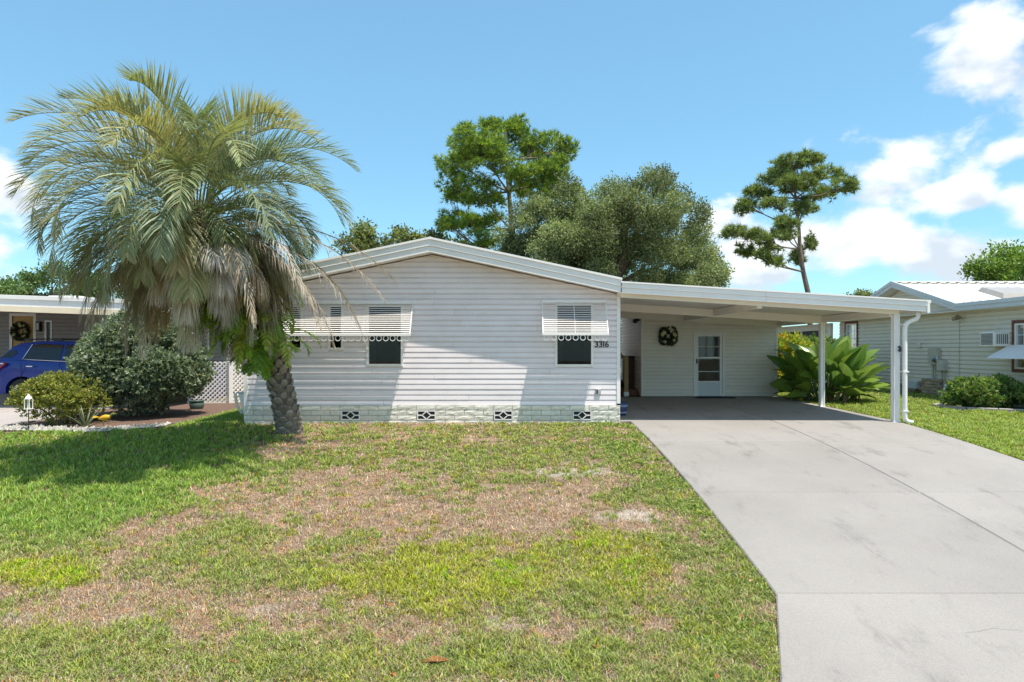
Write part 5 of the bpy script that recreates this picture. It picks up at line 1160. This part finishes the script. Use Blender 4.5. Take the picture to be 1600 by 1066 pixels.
# ------------------------------------------------------------------ blue car
def build_car():
    Mc = Matrix.Translation((-13.3, 18.3, gz(-14, 18.3) + .03))      # x: rear -> front, y: + away from camera
    car = thing('blue_car', Mc.translation, 'blue compact sport utility car parked on the left pad', 'car')
    M_PAINT = mat('blue_car_paint', (.004, .030, .24), .3, .05, 3, spec=.3, coat=.35); M_TINT = mat('tinted_glass', (.012, .013, .014), .06, .02, spec=.6); M_CHROME = mat('chrome', (.7, .7, .7), .18, .02, metal=1); M_CLAD = mat('black_cladding', (.02, .02, .02), .6)
    hw = .90; wr = .345; ax = (.80, 3.42)
    bot = .30; prof = []
    def arch(cx, n=12): return [(cx - .43 * math.cos(math.pi * k / n), .345 + .40 * math.sin(math.pi * k / n)) for k in range(n + 1)]
    prof += [(.02, .42), (.12, bot), (ax[0] - .43, bot)] + arch(ax[0])[1:-1] + [(ax[0] + .43, bot), (ax[1] - .43, bot)] + arch(ax[1])[1:-1] + [(ax[1] + .43, bot), (4.20, bot), (4.32, .45), (4.33, .72), (4.22, .90), (3.85, 1.00), (3.20, 1.06), (2.0, 1.09), (.75, 1.15), (.10, 1.16), (.02, 1.05), (-.02, .75)]
    # body side loft: narrower towards the belt line
    n = len(prof); V = []
    def half(x, z, k):
        f = 1.0
        if x < .35: f -= .10 * ((.35 - x) / .37) ** 2
        if x > 3.7: f -= .22 * ((x - 3.7) / .63) ** 2
        f -= .05 * max(0, (z - .75) / .4) + .04 * max(0, (.5 - z) / .2); return hw * f * k
    rings = [(-1, 1.0), (-.975, 1.0), (-.90, 1.0), (.90, 1), (.975, 1), (1, 1.0)]
    b = MB(); cx, czm = 2.15, .75
    for (k, _) in rings:
        sh = {1.0: .955, .975: .985, .9: 1.0}[round(abs(k), 3)]
        for (x, z) in prof:
            ix = cx + (x - cx) * (sh if not (any(abs(math.hypot(x - q, z - .345) - .40) < .05 for q in ax)) else 1); iz = z if z <= .6 else .6 + (z - .6) * (sh * .5 + .5)
            V.append((ix, half(x, z, k), iz))
    Fq = [((r_ + 1) * n + i, (r_ + 1) * n + (i + 1) % n, r_ * n + (i + 1) % n, r_ * n + i) for r_ in range(len(rings) - 1) for i in range(n)] + [tuple(range(n)), tuple(range(6 * n - 1, 5 * n - 1, -1))]
    b.add(V, Fq, Mc, False); body = b.build('body', M_PAINT, car)
    bm_ = body.modifiers.new('bevel', 'BEVEL'); bm_.width = .02; bm_.segments = 2; bm_.limit_method = 'ANGLE'; bm_.angle_limit = R(30); smooth(body.data); body.data.polygons.foreach_set('use_smooth', [True] * len(body.data.polygons))
    # greenhouse
    gp = [(.10, 1.12), (.42, 1.50), (.62, 1.60), (1.2, 1.655), (2.0, 1.645), (2.55, 1.56), (3.35, 1.04), (2.0, 1.07), (.8, 1.10)]
    def gw(z): return hw * (.945 - .26 * max(0, (z - 1.05)) / .6 * .85)
    g = MB(); V = [(x, s * gw(z), z) for s in (-1, 1) for x, z in gp]; m = len(gp)
    g.add(V, [tuple(range(m - 1, -1, -1))[::-1], tuple(range(m, 2 * m))[::-1]] + [(i + m, (i + 1) % m + m, (i + 1) % m, i) for i in range(m)], Mc); rf = g.build('cabin', M_PAINT, car, .035)
    def side_win(name, poly, e=.012):
        for s in (-1,  1):
            mb = MB(); V = [(x, s * (gw(z) + e), z) for x, z in poly] + [(x, s * (gw(z) - .02), z) for x, z in poly]; k = len(poly)
            mb.add(V, [tuple(range(k)), tuple(range(2 * k - 1, k - 1, -1))] + [(i + k, (i + 1) % k + k, (i + 1) % k, i) for i in range(k)], Mc); mb.build(name, M_TINT, car)
    side_win('rear_door_window', [(.80, 1.19), (1.72, 1.145), (1.74, 1.55), (1.2, 1.575), (.96, 1.545)]); side_win('front_door_window', [(1.80, 1.14), (3.0, 1.085), (2.78, 1.33), (2.45, 1.515), (1.82, 1.55)]); side_win('quarter_window', [(.20, 1.235), (.45, 1.225), (.60, 1.33), (.55, 1.41), (.42, 1.40)])
    for s in (-1, 1):
        tr_ = MB(); tr_.tube([(x, s * (gw(z) + .016), z) for x, z in ((.94, 1.56), (.775, 1.185), (1.0, 1.165), (1.75, 1.13), (3.0, 1.07))], .011, 6, Mc); tr_.build('window_trim', M_CHROME, car)
        for xx, zz_ in ((.92, 1.0), (2.0, .985)):
            MB().box(xx, xx + .17, s * .905 - .02, s * .905 + .02, zz_ - .014, zz_ + .014, Mc).build('door_handle', M_CHROME, car, .008)
        rl = MB(); rl.tube([(.62, s * .56, 1.63), (.72, s * .56, 1.695), (2.1, s * .56, 1.70), (2.25, s * .56, 1.64)], .016, 6, Mc); rl.build('roof_rail', M_BLACK, car)
        for x0 in (.75, 1.55):  MB().box(x0 - .09, x0 + .09, s * .56 - .03, s * .56 + .03, 1.64, 1.72, Mc).build('rail_foot', M_BLACK, car, .01)
        tl = MB(); V = [(-.03, s * .60, 1.10), (-.03, s * .60, .90), (.05, s * .895, .80), (.10, s * .90, .84), (.36, s * .90, 1.06), (.34, s * .89, 1.09)]; tl.add(V + [(x + .02, y - s * .05, z) for x, y, z in V], [(0, 1, 2, 3, 4, 5), (11, 10, 9, 8, 7, 6)] + [(i, i + 6, (i + 1) % 6 + 6, (i + 1) % 6) for i in range(6)], Mc); tl.build('tail_light', mat('red_lens', (.42, .015, .02), .15, .05, coat=.5), car)
        MB().box(.06, .34, s * .903 - .008, s * .903 + .008, 1.055, 1.085, Mc).build('clear_lens', mat('clear_lens', (.7, .62, .62), .2), car)
        for x0, x1 in ((ax[0] + .44, ax[1] - .44),): MB().box(x0, x1, s * .86 - .03, s * .86 + .03, .26, .38, Mc).build('sill', M_CLAD, car, .02)
        for seam in (.78, 1.76, 2.95):
            MB().box(seam - .003, seam + .003, s * .885, s * .902, .52, 1.08, Mc).build('door_seam', M_BLACK, car)
        MB().box(2.72, 2.95, s * 1.0 - .08, s * 1.0 + .04, 1.10, 1.24, Mc).build('mirror', M_PAINT, car, .03)
        hl = MB(); hl.add([(4.02, s * .80, .86), (4.26, s * .62, .80), (4.30, s * .62, .70), (4.10, s * .84, .72)], [(0, 1, 2, 3)], Mc); hl.build('headlight', bpy.data.materials['clear_lens'], car)
    MB().box(-.05, .05, -.78, .78, .40, .60, Mc).build('bumper', M_CLAD, car, .03)
    rw = MB(); rw.add([(.105, -.62, 1.18), (.105, .62, 1.18), (.40, .52, 1.5), (.40, -.52, 1.5)], [(0, 1, 2, 3)], Mc @ Matrix.Translation((-.02, 0, .01))); rw.build('rear_window', M_TINT, car)
    ws = MB(); ws.add([(3.28, -.76, 1.10), (3.28, .76, 1.10), (2.60, .60, 1.55), (2.60, -.60, 1.55)], [(0, 1, 2, 3)], Mc @ Matrix.Translation((.02, 0, .015))); ws.build('windscreen', M_TINT, car)
    for x in ax:
        for s in (-1, 1):
            Mw = Mc @ Matrix.Translation((x, s * .80, wr)) @ Matrix.Rotation(R(90), 4, 'X')
            if s > 0: Mw = Mw @ Matrix.Rotation(math.pi, 4, 'X')
            w = MB().lathe([(.22, -.10), (.30, -.105), (.335, -.08), (.345, -.03), (.345, .06), (.33, .095), (.29, .108), (.235, .10), (.22, .06)], (0, 0, 0), 32, Mw).build('wheel', M_RUBBER, car)
            sp_ = MB(); sp_.lathe([(.235, .10), (.225, .085), (.215, .03), (.21, -.09)], (0, 0, 0), 32, Mw).lathe([(0, .085), (.045, .085), (.05, .06)], (0, 0, 0), 14, Mw)
            for k in range(5):
                for dq in (-.12, .12):
                    a_ = 2 * math.pi * k / 5 + dq; sp_.bar((math.cos(a_ - dq * .5) * .03, math.sin(a_ - dq * .5) * .03, .07), (math.cos(a_) * .222, math.sin(a_) * .222, .08), .026, .028, Mw)
            sp_.build('rim', mat('alloy', (.55, .55, .56), .3, .05, metal=.8) if 'alloy' not in bpy.data.materials else bpy.data.materials['alloy'], w)
            MB().lathe([(0, .01), (.21, .01)], (0, 0, 0), 24, Mw).build('brake_disc', M_BLACK, w)
            MB().lathe([(.355, -.16), (.40, -.16)] if 0 else [(0.0, -.22), (.41, -.22), (.41, -.03)], (0, 0, 0), 24, Mc @ Matrix.Translation((x, s * .80, wr + .01)) @ Matrix.Rotation(R(90 if s < 0 else -90), 4, 'X')).build('wheel_well', M_BLACK, car)
build_car()

# ------------------------------------------------------------------ lattice fence and small things by the left corner
def lattice(name, a, b, h, label, post_a=True):
    a = Vector((*a, 0)); b = Vector((*b, 0)); L_ = (b - a).length; u = (b - a).normalized(); z0 = gz(a.x, a.y)
    M = frameM((a.x, a.y, z0), u, Vector((-u.y, u.x, 0))); t = thing(name, (a.x, a.y, z0), label, 'fence', 'white lattice panels')
    s = .125; k = -h
    while k < L_:
        for sg, yy in ((1, -.006), (-1, .006)):
            x0, x1 = (k, k + h); za, zb = (.04, h) if sg > 0 else (h, .04)
            c0, c1 = max(x0, 0), min(x1, L_)
            if c1 - c0 > .03:
                f = lambda x: za + (zb - za) * (x - x0) / (x1 - x0)
                MB().bar((c0, yy, f(c0)), (c1, yy, f(c1)), .010, .036, M, up=(0, 0, 1)).build('lattice_strip', M_TRIM, t)
        k += s
    MB().box(0, L_, -.012, .012, .0, .04, M).build('bottom_rail', M_TRIM, t)
    if post_a: MB().box(-.10, .02, -.07, .05, -.2, h + .0, M).build('fence_post', M_TRIM, t, .008)
    return t
FX, FY = -7.62, 18.4
lattice('lattice_fence', (FX + .04, FY + .04), (-5.95, 20.3), 1.12, 'white lattice panel angled back behind the palm trunk'); lattice('lattice_fence', (-8.75, FY), (FX - .08, FY), 1.12, 'white lattice panel beside the large shrub and green pot', False)
pc = thing('storage_tub', (-7.6, 21.0, gz(-7.6, 21)), 'blue storage cover seen through the lattice holes', 'cover'); MB().box(-10.2, -8.95, 20.6, 21.2, -.1, .86).build('cover', mat('violet_blue_tarp', (.20, .20, .50), .6), pc, .03)
# white tapered plastic tub leaning at the house corner
wb = thing('white_plastic_tub', (-5.75, 14.9, gz(-5.75, 14.9)), 'white tapered plastic tub standing between lattice and house corner', 'tub')
z0 = gz(-5.75, 14.9); MWt = Matrix.Translation((-5.92, 14.7, z0))
poly = [(.14, .0), (.25, .0), (.46, .22), (.46, .50), (.10, .52), (.02, .50)]
MB().prism(poly, 0, .16, MWt).build('shell', M_TRIM, wb, .012)
MB().box(-.02, .48, -.02, .18, .50, .53, MWt).build('rim', mat('grey_rim', (.5, .5, .5), .5), wb, .005)
for k in range(3): MB().tube([(-.03 - .035 * k, .03 + .03 * k, .50), (.0 - .03 * k, .03 + .03 * k, .25), (.13 - .025 * k, .03 + .03 * k, .0)], .014, 6, MWt).build('rib', M_TRIM, wb)
# green pot
pt = thing('green_pot', (-7.62, 16.5, gz(-7.62, 16.5)), 'squat green glazed pot at the edge of the mulch bed', 'pot'); pz = gz(-7.62, 16.5)
M_TEAL = mat('green_glaze', (.10, .15, .135), .35, .15, 8)
MB().lathe([(0, 0), (.11, 0), (.155, .07), (.17, .14), (.155, .21), (.14, .21), (.14, .12), (0, .10)], (-7.62, 16.5, pz), 20).build('pot', M_TEAL, pt); MB().lathe([(.14, .205), (.175, .215), (.178, .245), (.14, .25)], (-7.62, 16.5, pz), 20).build('rim', M_TEAL, pt); MB().lathe([(0, .19), (.139, .19)], (-7.62, 16.5, pz), 16).build('soil', M_JOINT, pt)

# bed of mulch and pale gravel
def patch(name, poly, matl, label, lift=.02, n=40):
    c = np.mean(np.array(poly), 0); V = [(c[0], c[1], gz(*c) + lift + .03)]; m = len(poly); Fq = []
    for ring_ in (.55, 1.0):
        for x, y in poly:
            px, py = c[0] + (x - c[0]) * ring_, c[1] + (y - c[1]) * ring_; V.append((px, py, gz(px, py) + (lift if ring_ < 1 else lift * .3)))
    for i in range(m):
        j = (i + 1) % m; Fq += [(0, 1 + i, 1 + j), (1 + i, 1 + m + i, 1 + m + j, 1 + j)]
    mb = MB(); mb.add(V, Fq, None, True); o = mb.build(name, matl); tag(o, label, kind='structure'); return o
M_MULCH = mat('brown_mulch', (.16, .10, .075), .95, .5, 40, bump=1, bscale=60)
bed = [(-10.0, 12.75), (-9.2, 12.62), (-8.4, 12.66), (-7.6, 12.85), (-7.0, 13.25), (-6.6, 13.9), (-6.45, 14.8), (-6.35, 15.8), (-6.3, 16.8), (-6.6, 17.8), (-7.6, 18.3), (-9.8, 18.2), (-10.0, 15.5)]
patch('mulch_bed', bed, M_MULCH, 'brown mulch bed under the shrubs', .03)
def stones():
    rng = np.random.default_rng(4); V = []; C_ = []; ico = np.array([(1, 0, 0), (-1, 0, 0), (0, 1, 0), (0, -1, 0), (0, 0, 1), (0, 0, -1)], float); tri = [(0, 2, 4), (2, 1, 4), (1, 3, 4), (3, 0, 4), (2, 0, 5), (1, 2, 5), (3, 1, 5), (0, 3, 5)]
    n = 0
    while n < 2600:
        t = rng.uniform(0, 1); x = -10.1 + 3.4 * t; yb = 12.72 + .10 * math.sin(t * 7) + .5 * max(0, t - .72) * 2; y = yb + abs(rng.normal()) * .16
        if t > .85 and rng.uniform() < .5: continue
        s = rng.uniform(.018, .045); p = np.array([x, y, gz(x, y) + .03 + s * .2]); q = ico * s * rng.uniform(.6, 1.3, 3) + rng.normal(size=(6, 3)) * s * .15
        c = np.array([.52, .49, .45]) * rng.uniform(.55, 1.25)
        for f in tri: V += [p + q[k] for k in f]; C_ += [c] * 3
        n += 1
    o = fastmesh('gravel', np.array(V), 3, M_STRAW, None, np.array(C_)); tag(o, 'pale gravel edging the shrub bed', 'gravel', kind='stuff')
stones()
# spiky plant
sp_ = thing('spiky_plant', (-8.15, 13.05, gz(-8.15, 13.05)), 'spiky yucca like plant with long arching blades in the gravel', 'plant')
rng = np.random.default_rng(14); z0 = gz(-8.15, 13.05) + .03
for i in range(30):
    a = i * 2.39996; el = R(rng.uniform(18, 78)); L_ = rng.uniform(.4, .68); d = np.array([math.cos(a) * math.cos(el), math.sin(a) * math.cos(el), math.sin(el)]); s = np.array([-math.sin(a), math.cos(a), 0]); w = .026
    V = []; 
    for k in range(6):
        t = k / 5; p = np.array([-8.15, 13.05, z0]) + d * L_ * t + np.array([0, 0, -.22 * L_ * t * t * math.cos(el) * 1.6]); ww = w * (1 - t) ** .7 * .5 * (1 if k else .8); V += [tuple(p - s * ww), tuple(p + np.array([0, 0, -.006])), tuple(p + s * ww)]
    mb = MB(); mb.add(V, [(k * 3 + q, k * 3 + q + 1, k * 3 + q + 4, k * 3 + q + 3) for k in range(5) for q in (0, 1)], None, True); mb.build('blade', bpy.data.materials.get('blade_green') or mat('blade_green', (.20, .23, .11), .5, .2, 8), sp_)
# yellow bird ornament
bo = thing('bird_ornament', (-7.75, 13.0, gz(-7.75, 13)), 'small yellow metal bird ornament standing in the gravel', 'ornament'); z0 = gz(-7.75, 13) + .03; M_YEL = mat('yellow_paint', (.62, .36, .02), .45, .25, 25)
Mb_ = Matrix.Translation((-7.76, 13.0, z0 + .20)); body = MB().lathe([(0, -.13), (.02, -.11), (.05, -.03), (.056, .03), (.035, .10), (.0, .12)], (0, 0, 0), 14, Mb_ @ Matrix.Rotation(R(80), 4, 'Y')).build('body', M_YEL, bo)
MB().tube([(-7.66, 13.0, z0 + .22), (-7.62, 13, z0 + .27), (-7.59, 13, z0 + .28)], [.02, .016, .02], 8).tube([(-7.575, 13, z0 + .28), (-7.53, 13, z0 + .27)], [.01, .003], 6).build('head', mat('green_yellow_paint', (.28, .28, .05), .5), bo)
MB().add([(-7.86, 12.98, z0 + .21), (-7.86, 13.02, z0 + .21), (-7.98, 13.03, z0 + .19), (-7.98, 12.97, z0 + .19), (-7.96, 13.0, z0 + .24)], [(0, 1, 2, 3), (0, 3, 4), (1, 4, 2), (0, 4, 1), (3, 2, 4)]).build('tail', M_YEL, bo)
for dx in (-.03, .035): MB().tube([(-7.75 + dx, 13, z0 + .16), (-7.75 + dx * 1.3, 13.01, z0 + .09), (-7.74 + dx * 1.2, 13, z0 - .02)], .008, 5).build('leg', M_YEL, bo)
# white garden lantern on a stake
gl = thing('garden_lantern', (-9.15, 12.85, gz(-9.15, 12.85)), 'small white lantern on a stake before the yellow green shrub', 'lantern'); z0 = gz(-9.15, 12.85) + .02; lx, ly = -9.05, 12.78
MB().tube([(lx, ly, z0 - .05), (lx, ly, z0 + .42)], .008, 6).build('stake', M_BLACK, gl)
cg = MB(); zb = z0 + .42
for ax_, ay_ in ((-1, -1), (1, -1), (1, 1), (-1, 1)): cg.bar((lx + ax_ * .045, ly + ay_ * .045, zb), (lx + ax_ * .045, ly + ay_ * .045, zb + .17), .012)
cg.box(lx - .055, lx + .055, ly - .055, ly + .055, zb - .012, zb).box(lx - .05, lx + .05, ly - .05, ly + .05, zb + .17, zb + .185); cg.build('cage', M_TRIM, gl)
MB().lathe([(.06, .186), (.045, .225), (.015, .25), (.012, .27), (0, .275)], (lx, ly, zb), 10).build('cap', M_TRIM, gl); MB().lathe([(0, .0), (.025, .0), (.025, .10), (0, .11)], (lx, ly, zb), 10).build('candle', M_BEAM, gl)

# ------------------------------------------------------------------ grass
def on_lawn(x, y):
    xl = 2.30 - np.maximum(0, 5.95 - y) * .36; xr = 7.47 + np.maximum(0, 5.95 - y) * .36
    drive = (x > xl - .015) & (x < xr + .015) & (y < 19); housem = (x > HX0 - .08) & (x < HX1 + .1) & (y > HY - .09)
    bed_ = (x < -6.5 - .0 * y) & (y > 12.68 + .25 * np.clip(x + 8, 0, 2)) & (x > -10.2)
    bed2 = (x > -7.2) & (x < -6.3) & (y > 13.7) & (x < -6.45 + .0 * y)
    pad = (x < -9.95) & (y > 12.95); bush = (x > 10.1) & (y > 15.2 + (12 - x) * .1) & (y < 16.8)
    carp = (x > 2) & (x < 7.5) & (y > 13); wall = (x > RX - .05)
    return ~(drive | housem | bed_ | bed2 | pad | bush | carp | wall)
def grass(name, n, region, kind, label, seed):
    rng = np.random.default_rng(seed); x0, x1, y0, y1 = region
    # even on screen: denser near the camera; blades stand in tufts
    q = {'green': 14, 'weed': 30, 'dry': 12}[kind]; n = n // q
    u = rng.uniform(0, 1, n); y = 1 / ((1 / y0) * (1 - u) + (1 / y1) * u) if y1 / y0 > 1.4 else rng.uniform(y0, y1, n)
    if x0 is None: x = (y + 2.4) * rng.uniform(-.82, .82, n)
    else: x = rng.uniform(x0, x1, n)
    g, lime, lush, sand = lawn_fields(x, y); r_ = rng.uniform(0, 1, n)
    if kind == 'green': keep = r_ < np.clip(g * 2.2 - .46, 0.09, 1) * (1 - .8 * sand)
    elif kind == 'weed': keep = r_ < np.clip(lime * .9 + .10 * g, 0, 1)
    else: keep = r_ < np.clip(1.2 - .8 * g, .1, 1) * (1 - .6 * sand)
    rp_ = lambda a_: np.repeat(a_[keep], q)
    x, y, g, lime, lush = rp_(x), rp_(y), rp_(g), rp_(lime), rp_(lush); tuft = np.repeat(rng.uniform(0, 1, keep.sum()), q); hue = np.repeat(rng.normal(size=(keep.sum(), 1)), q, 0)
    sg = {'green': .024, 'weed': .034, 'dry': .035}[kind]; x = x + rng.normal(size=len(x)) * sg; y = y + rng.normal(size=len(y)) * sg
    ok = on_lawn(x, y); x, y, g, lime, lush, tuft, hue = x[ok], y[ok], g[ok], lime[ok], lush[ok], tuft[ok], hue[ok]; m = len(x); z = ground(x, y); P = np.stack([x, y, z - .005], 1)
    far = sstep(5, 13, y); a = rng.uniform(0, 6.283, m)
    if kind == 'green':
        h = (rng.uniform(.03, .07, m) * (.55 + .8 * tuft) * (.8 + .4 * lush + .3 * np.clip(g - .7, 0, 1))); lean = rng.uniform(.3, 1.3, m); w = rng.uniform(.0045, .008, m) * (1 + .9 * far)
        base = np.where((rng.uniform(0, 1, m) < np.clip(lime, 0, 1))[:, None], np.array([.47, .50, .06]), np.array([.35, .42, .11])); base = base * (1 - .45 * lush[:, None]) + np.array([.17, .36, .055]) * .45 * lush[:, None] * 1.2
        dry = rng.uniform(0, 1, m) < (.12 * (1 - lush) + .03); base[dry] = np.array([.50, .43, .26])
    elif kind == 'weed':
        h = rng.uniform(.02, .05, m) * (.6 + .8 * tuft); lean = rng.uniform(.2, 1.0, m); w = rng.uniform(.006, .011, m) * (1 + .6 * far); base = np.where((lime > 1.15)[:, None], np.array([.36, .60, .012]), np.array([.42, .44, .05])); base = base * rng.uniform(.8, 1.1, (m, 1))
    else:
        h = rng.uniform(.006, .045, m) * (.4 + tuft); lean = rng.uniform(1.2, 3.5, m) * 1.2; w = rng.uniform(.0022, .0042, m) * (1 + 1.2 * far)
        pal = np.array([(.52, .39, .29), (.42, .30, .21), (.62, .51, .40), (.50, .29, .13), (.33, .26, .21)]); kk = np.where(rng.uniform(0, 1, m) < .55, (tuft * 4.99).astype(int), rng.integers(0, 5, m)); base = pal[kk] * (.75 + .45 * np.abs(hue) ** .5)
    c = np.clip(base * rng.uniform(.42, 1.35, (m, 1)) * (1 + hue * np.array([.10, .04, .03])), 0, 1)
    d = np.stack([np.cos(a), np.sin(a), np.zeros(m)], 1); s = np.stack([-np.sin(a), np.cos(a), np.zeros(m)], 1); up = np.array([0, 0, 1.])
    if kind == 'dry': d2 = d * rng.uniform(.02, .10, (m, 1)); mid = P + d2 * .5 + up * h[:, None]; tip = P + d2 + up * h[:, None] * .6
    else: mid = P + up * h[:, None] * .6 + d * (h * lean * .25)[:, None]; tip = P + up * h[:, None] + d * (h * lean)[:, None]
    W_ = w[:, None] / 2
    V = np.stack([P - s * W_, P + s * W_, mid + s * W_ * .9, mid - s * W_ * .9, tip], 1).reshape(-1, 3); i = np.arange(m)[:, None] * 5
    Fq = np.concatenate([i + np.array([0, 1, 2]), i + np.array([0, 2, 3]), i + np.array([3, 2, 4])], 1).reshape(-1, 3)
    o = idxmesh(name, V, Fq, M_STRAW if kind == 'dry' else M_GRASS, None, np.repeat(c, 5, 0)); tag(o, label, 'grass', kind='stuff'); return m
cnt = [grass('green_grass', 800000, (None, 0, 4.5, 14.0), 'green', 'patchy green grass blades of the front lawn', 1),
       grass('dry_grass', 640000, (None, 0, 4.5, 13.6), 'dry', 'dry straw coloured grass lying on the front lawn', 2),
       grass('mossy_weeds', 320000, (None, 0, 4.5, 13.4), 'weed', 'yellow green low weeds in the front lawn', 3),
       grass('side_lawn_grass', 170000, (7.4, 13, 9, 25), 'green', 'bright green side lawn right of the driveway', 4),
       grass('corner_grass', 40000, (-6.6, -5.2, 13.2, 18.4), 'green', 'green grass beside the left house corner', 5)]
print('blades', cnt)
def clover():
    rng = np.random.default_rng(12); n = 52000; u = rng.uniform(0, 1, n); y = 1 / ((1 / 4.5) * (1 - u) + (1 / 13.2) * u); x = rng.uniform(-.6, 1, n) * 0 + (2.3 - np.maximum(0, 5.95 - y) * .36) - np.abs(rng.normal(size=n)) * (.45 + .25 * rng.uniform(0, 1, n)) - .0
    k2 = rng.uniform(0, 1, n) < .35; x = np.where(k2, y * rng.uniform(-.8, .3, n), x)
    ok = on_lawn(x, y); x, y = x[ok], y[ok]; g, lime, lush, sand = lawn_fields(x, y); nb = np.sin(x * 5.1 + 2 * np.sin(y * 3.3)) + np.sin(y * 6.7 + x * 2.2); keep = (rng.uniform(0, 1, len(x)) < np.clip(g * 1.1 - .15, 0, 1)) & (nb > -.45); x, y = x[keep], y[keep]
    P = np.stack([x, y, ground(x, y) + rng.uniform(.008, .03, len(x))], 1); D = rng.normal(size=P.shape); D[:, 2] = rng.uniform(-.1, .5, len(x)); far = 1 + sstep(6, 13, y)
    V = leaf_quads(P, D, .022 * rng.uniform(.7, 1.5, len(x)) * far, .016 * rng.uniform(.7, 1.4, len(x)) * far, rng); c = palette(len(x), [(.20, .30, .06), (.26, .36, .08), (.32, .38, .10), (.15, .22, .05)], rng)
    tag(fastmesh('ground_cover', V, 4, M_GRASS, None, np.repeat(c, 4, 0)), 'small leaved weeds creeping along the driveway edge', 'ground cover', kind='stuff')
clover()
# fallen leaves
def fallen(px, py, L_, col, label, seed, group=None):
    rng = np.random.default_rng(seed); y = 5.0
    for _ in range(30): x = (px - 800) / F * y; y = F * (CAMZ - gz(x, y)) / (py - 545)
    x = (px - 800) / F * y; z = gz(x, y) + .028; a = rng.uniform(0, 6.28); n = 6; V = []
    for i in range(n + 1):
        t = i / n; w = L_ * .22 * math.sin(math.pi * (.03 + .94 * t)) ** .8
        for q in (-1, 0, 1): V.append((x + math.cos(a) * L_ * (t - .5) - math.sin(a) * q * w, y + math.sin(a) * L_ * (t - .5) + math.cos(a) * q * w, z + abs(q) * .25 * w + .04 * L_ * math.sin(math.pi * t) + rng.uniform(-.003, .003)))
    mb = MB(); mb.add(V, [(i * 3 + q, i * 3 + q + 1, i * 3 + q + 4, i * 3 + q + 3) for i in range(n) for q in (0, 1)], None, True)
    nm = 'fallen_leaf_%d' % (int(col[0] * 100)); m = bpy.data.materials.get(nm) or mat(nm, col, .6, .3, 30)
    tag(mb.build('fallen_leaf', m), label, 'leaf', group)
fallen(680, 1039, .20, (.26, .10, .03), 'large shiny rust brown leaf lying on the lawn near the camera', 1)
fallen(800, 1027, .11, (.10, .045, .03), 'dark brown leaf on the grass right of the large leaf', 2)
LEAVES = [(1160, 908, 'orange leaf beside a pale one near the bend of the driveway edge'), (1174, 912, 'pale curled leaf beside an orange one near the driveway bend'), (1020, 902, 'small dry leaf on the mossy patch left of the driveway bend'),
          (955, 856, 'dry leaf just below the sandy patch by the driveway'), (930, 1016, 'small orange leaf low in the lawn right of the dark brown leaf'), (1158, 968, 'lone orange leaf in the weeds along the front slab'), (990, 985, 'dry leaf on the bare patch, left of its neighbour'),
          (1035, 988, 'dry leaf on the bare patch, right of its neighbour'), (365, 1039, 'rust leaf in the grass at lower left of the lawn'), (280, 962, 'brown leaf on the bare strip at left'), (420, 932, 'pale leaf at the upper rim of the bare strip'),
          (495, 1010, 'tan leaf below the bare strip near the middle of the lawn'), (607, 950, 'orange leaf at the right end of the bare strip'), (1120, 1063, 'orange leaf at the bottom edge of the picture near the driveway'), (615, 1060, 'orange leaf at the bottom edge left of the large leaf'),
          (178, 1024, 'small red brown leaf in the lower left corner grass'), (1225, 1018, 'upper of two leaves caught on the front slab edge'), (1226, 1047, 'lower of two leaves caught on the front slab edge')]
for i, (px, py, lab) in enumerate(LEAVES):
    fallen(px, py, random.uniform(.055, .09), [(.34, .13, .04), (.40, .26, .14), (.24, .11, .05)][1 if lab.split()[0] in ('pale', 'tan', 'dry') or 'pale' in lab.split()[:2] else (0 if 'orange' in lab.split()[:3] else 2)], lab, 10 + i, 'fallen leaves on the lawn')
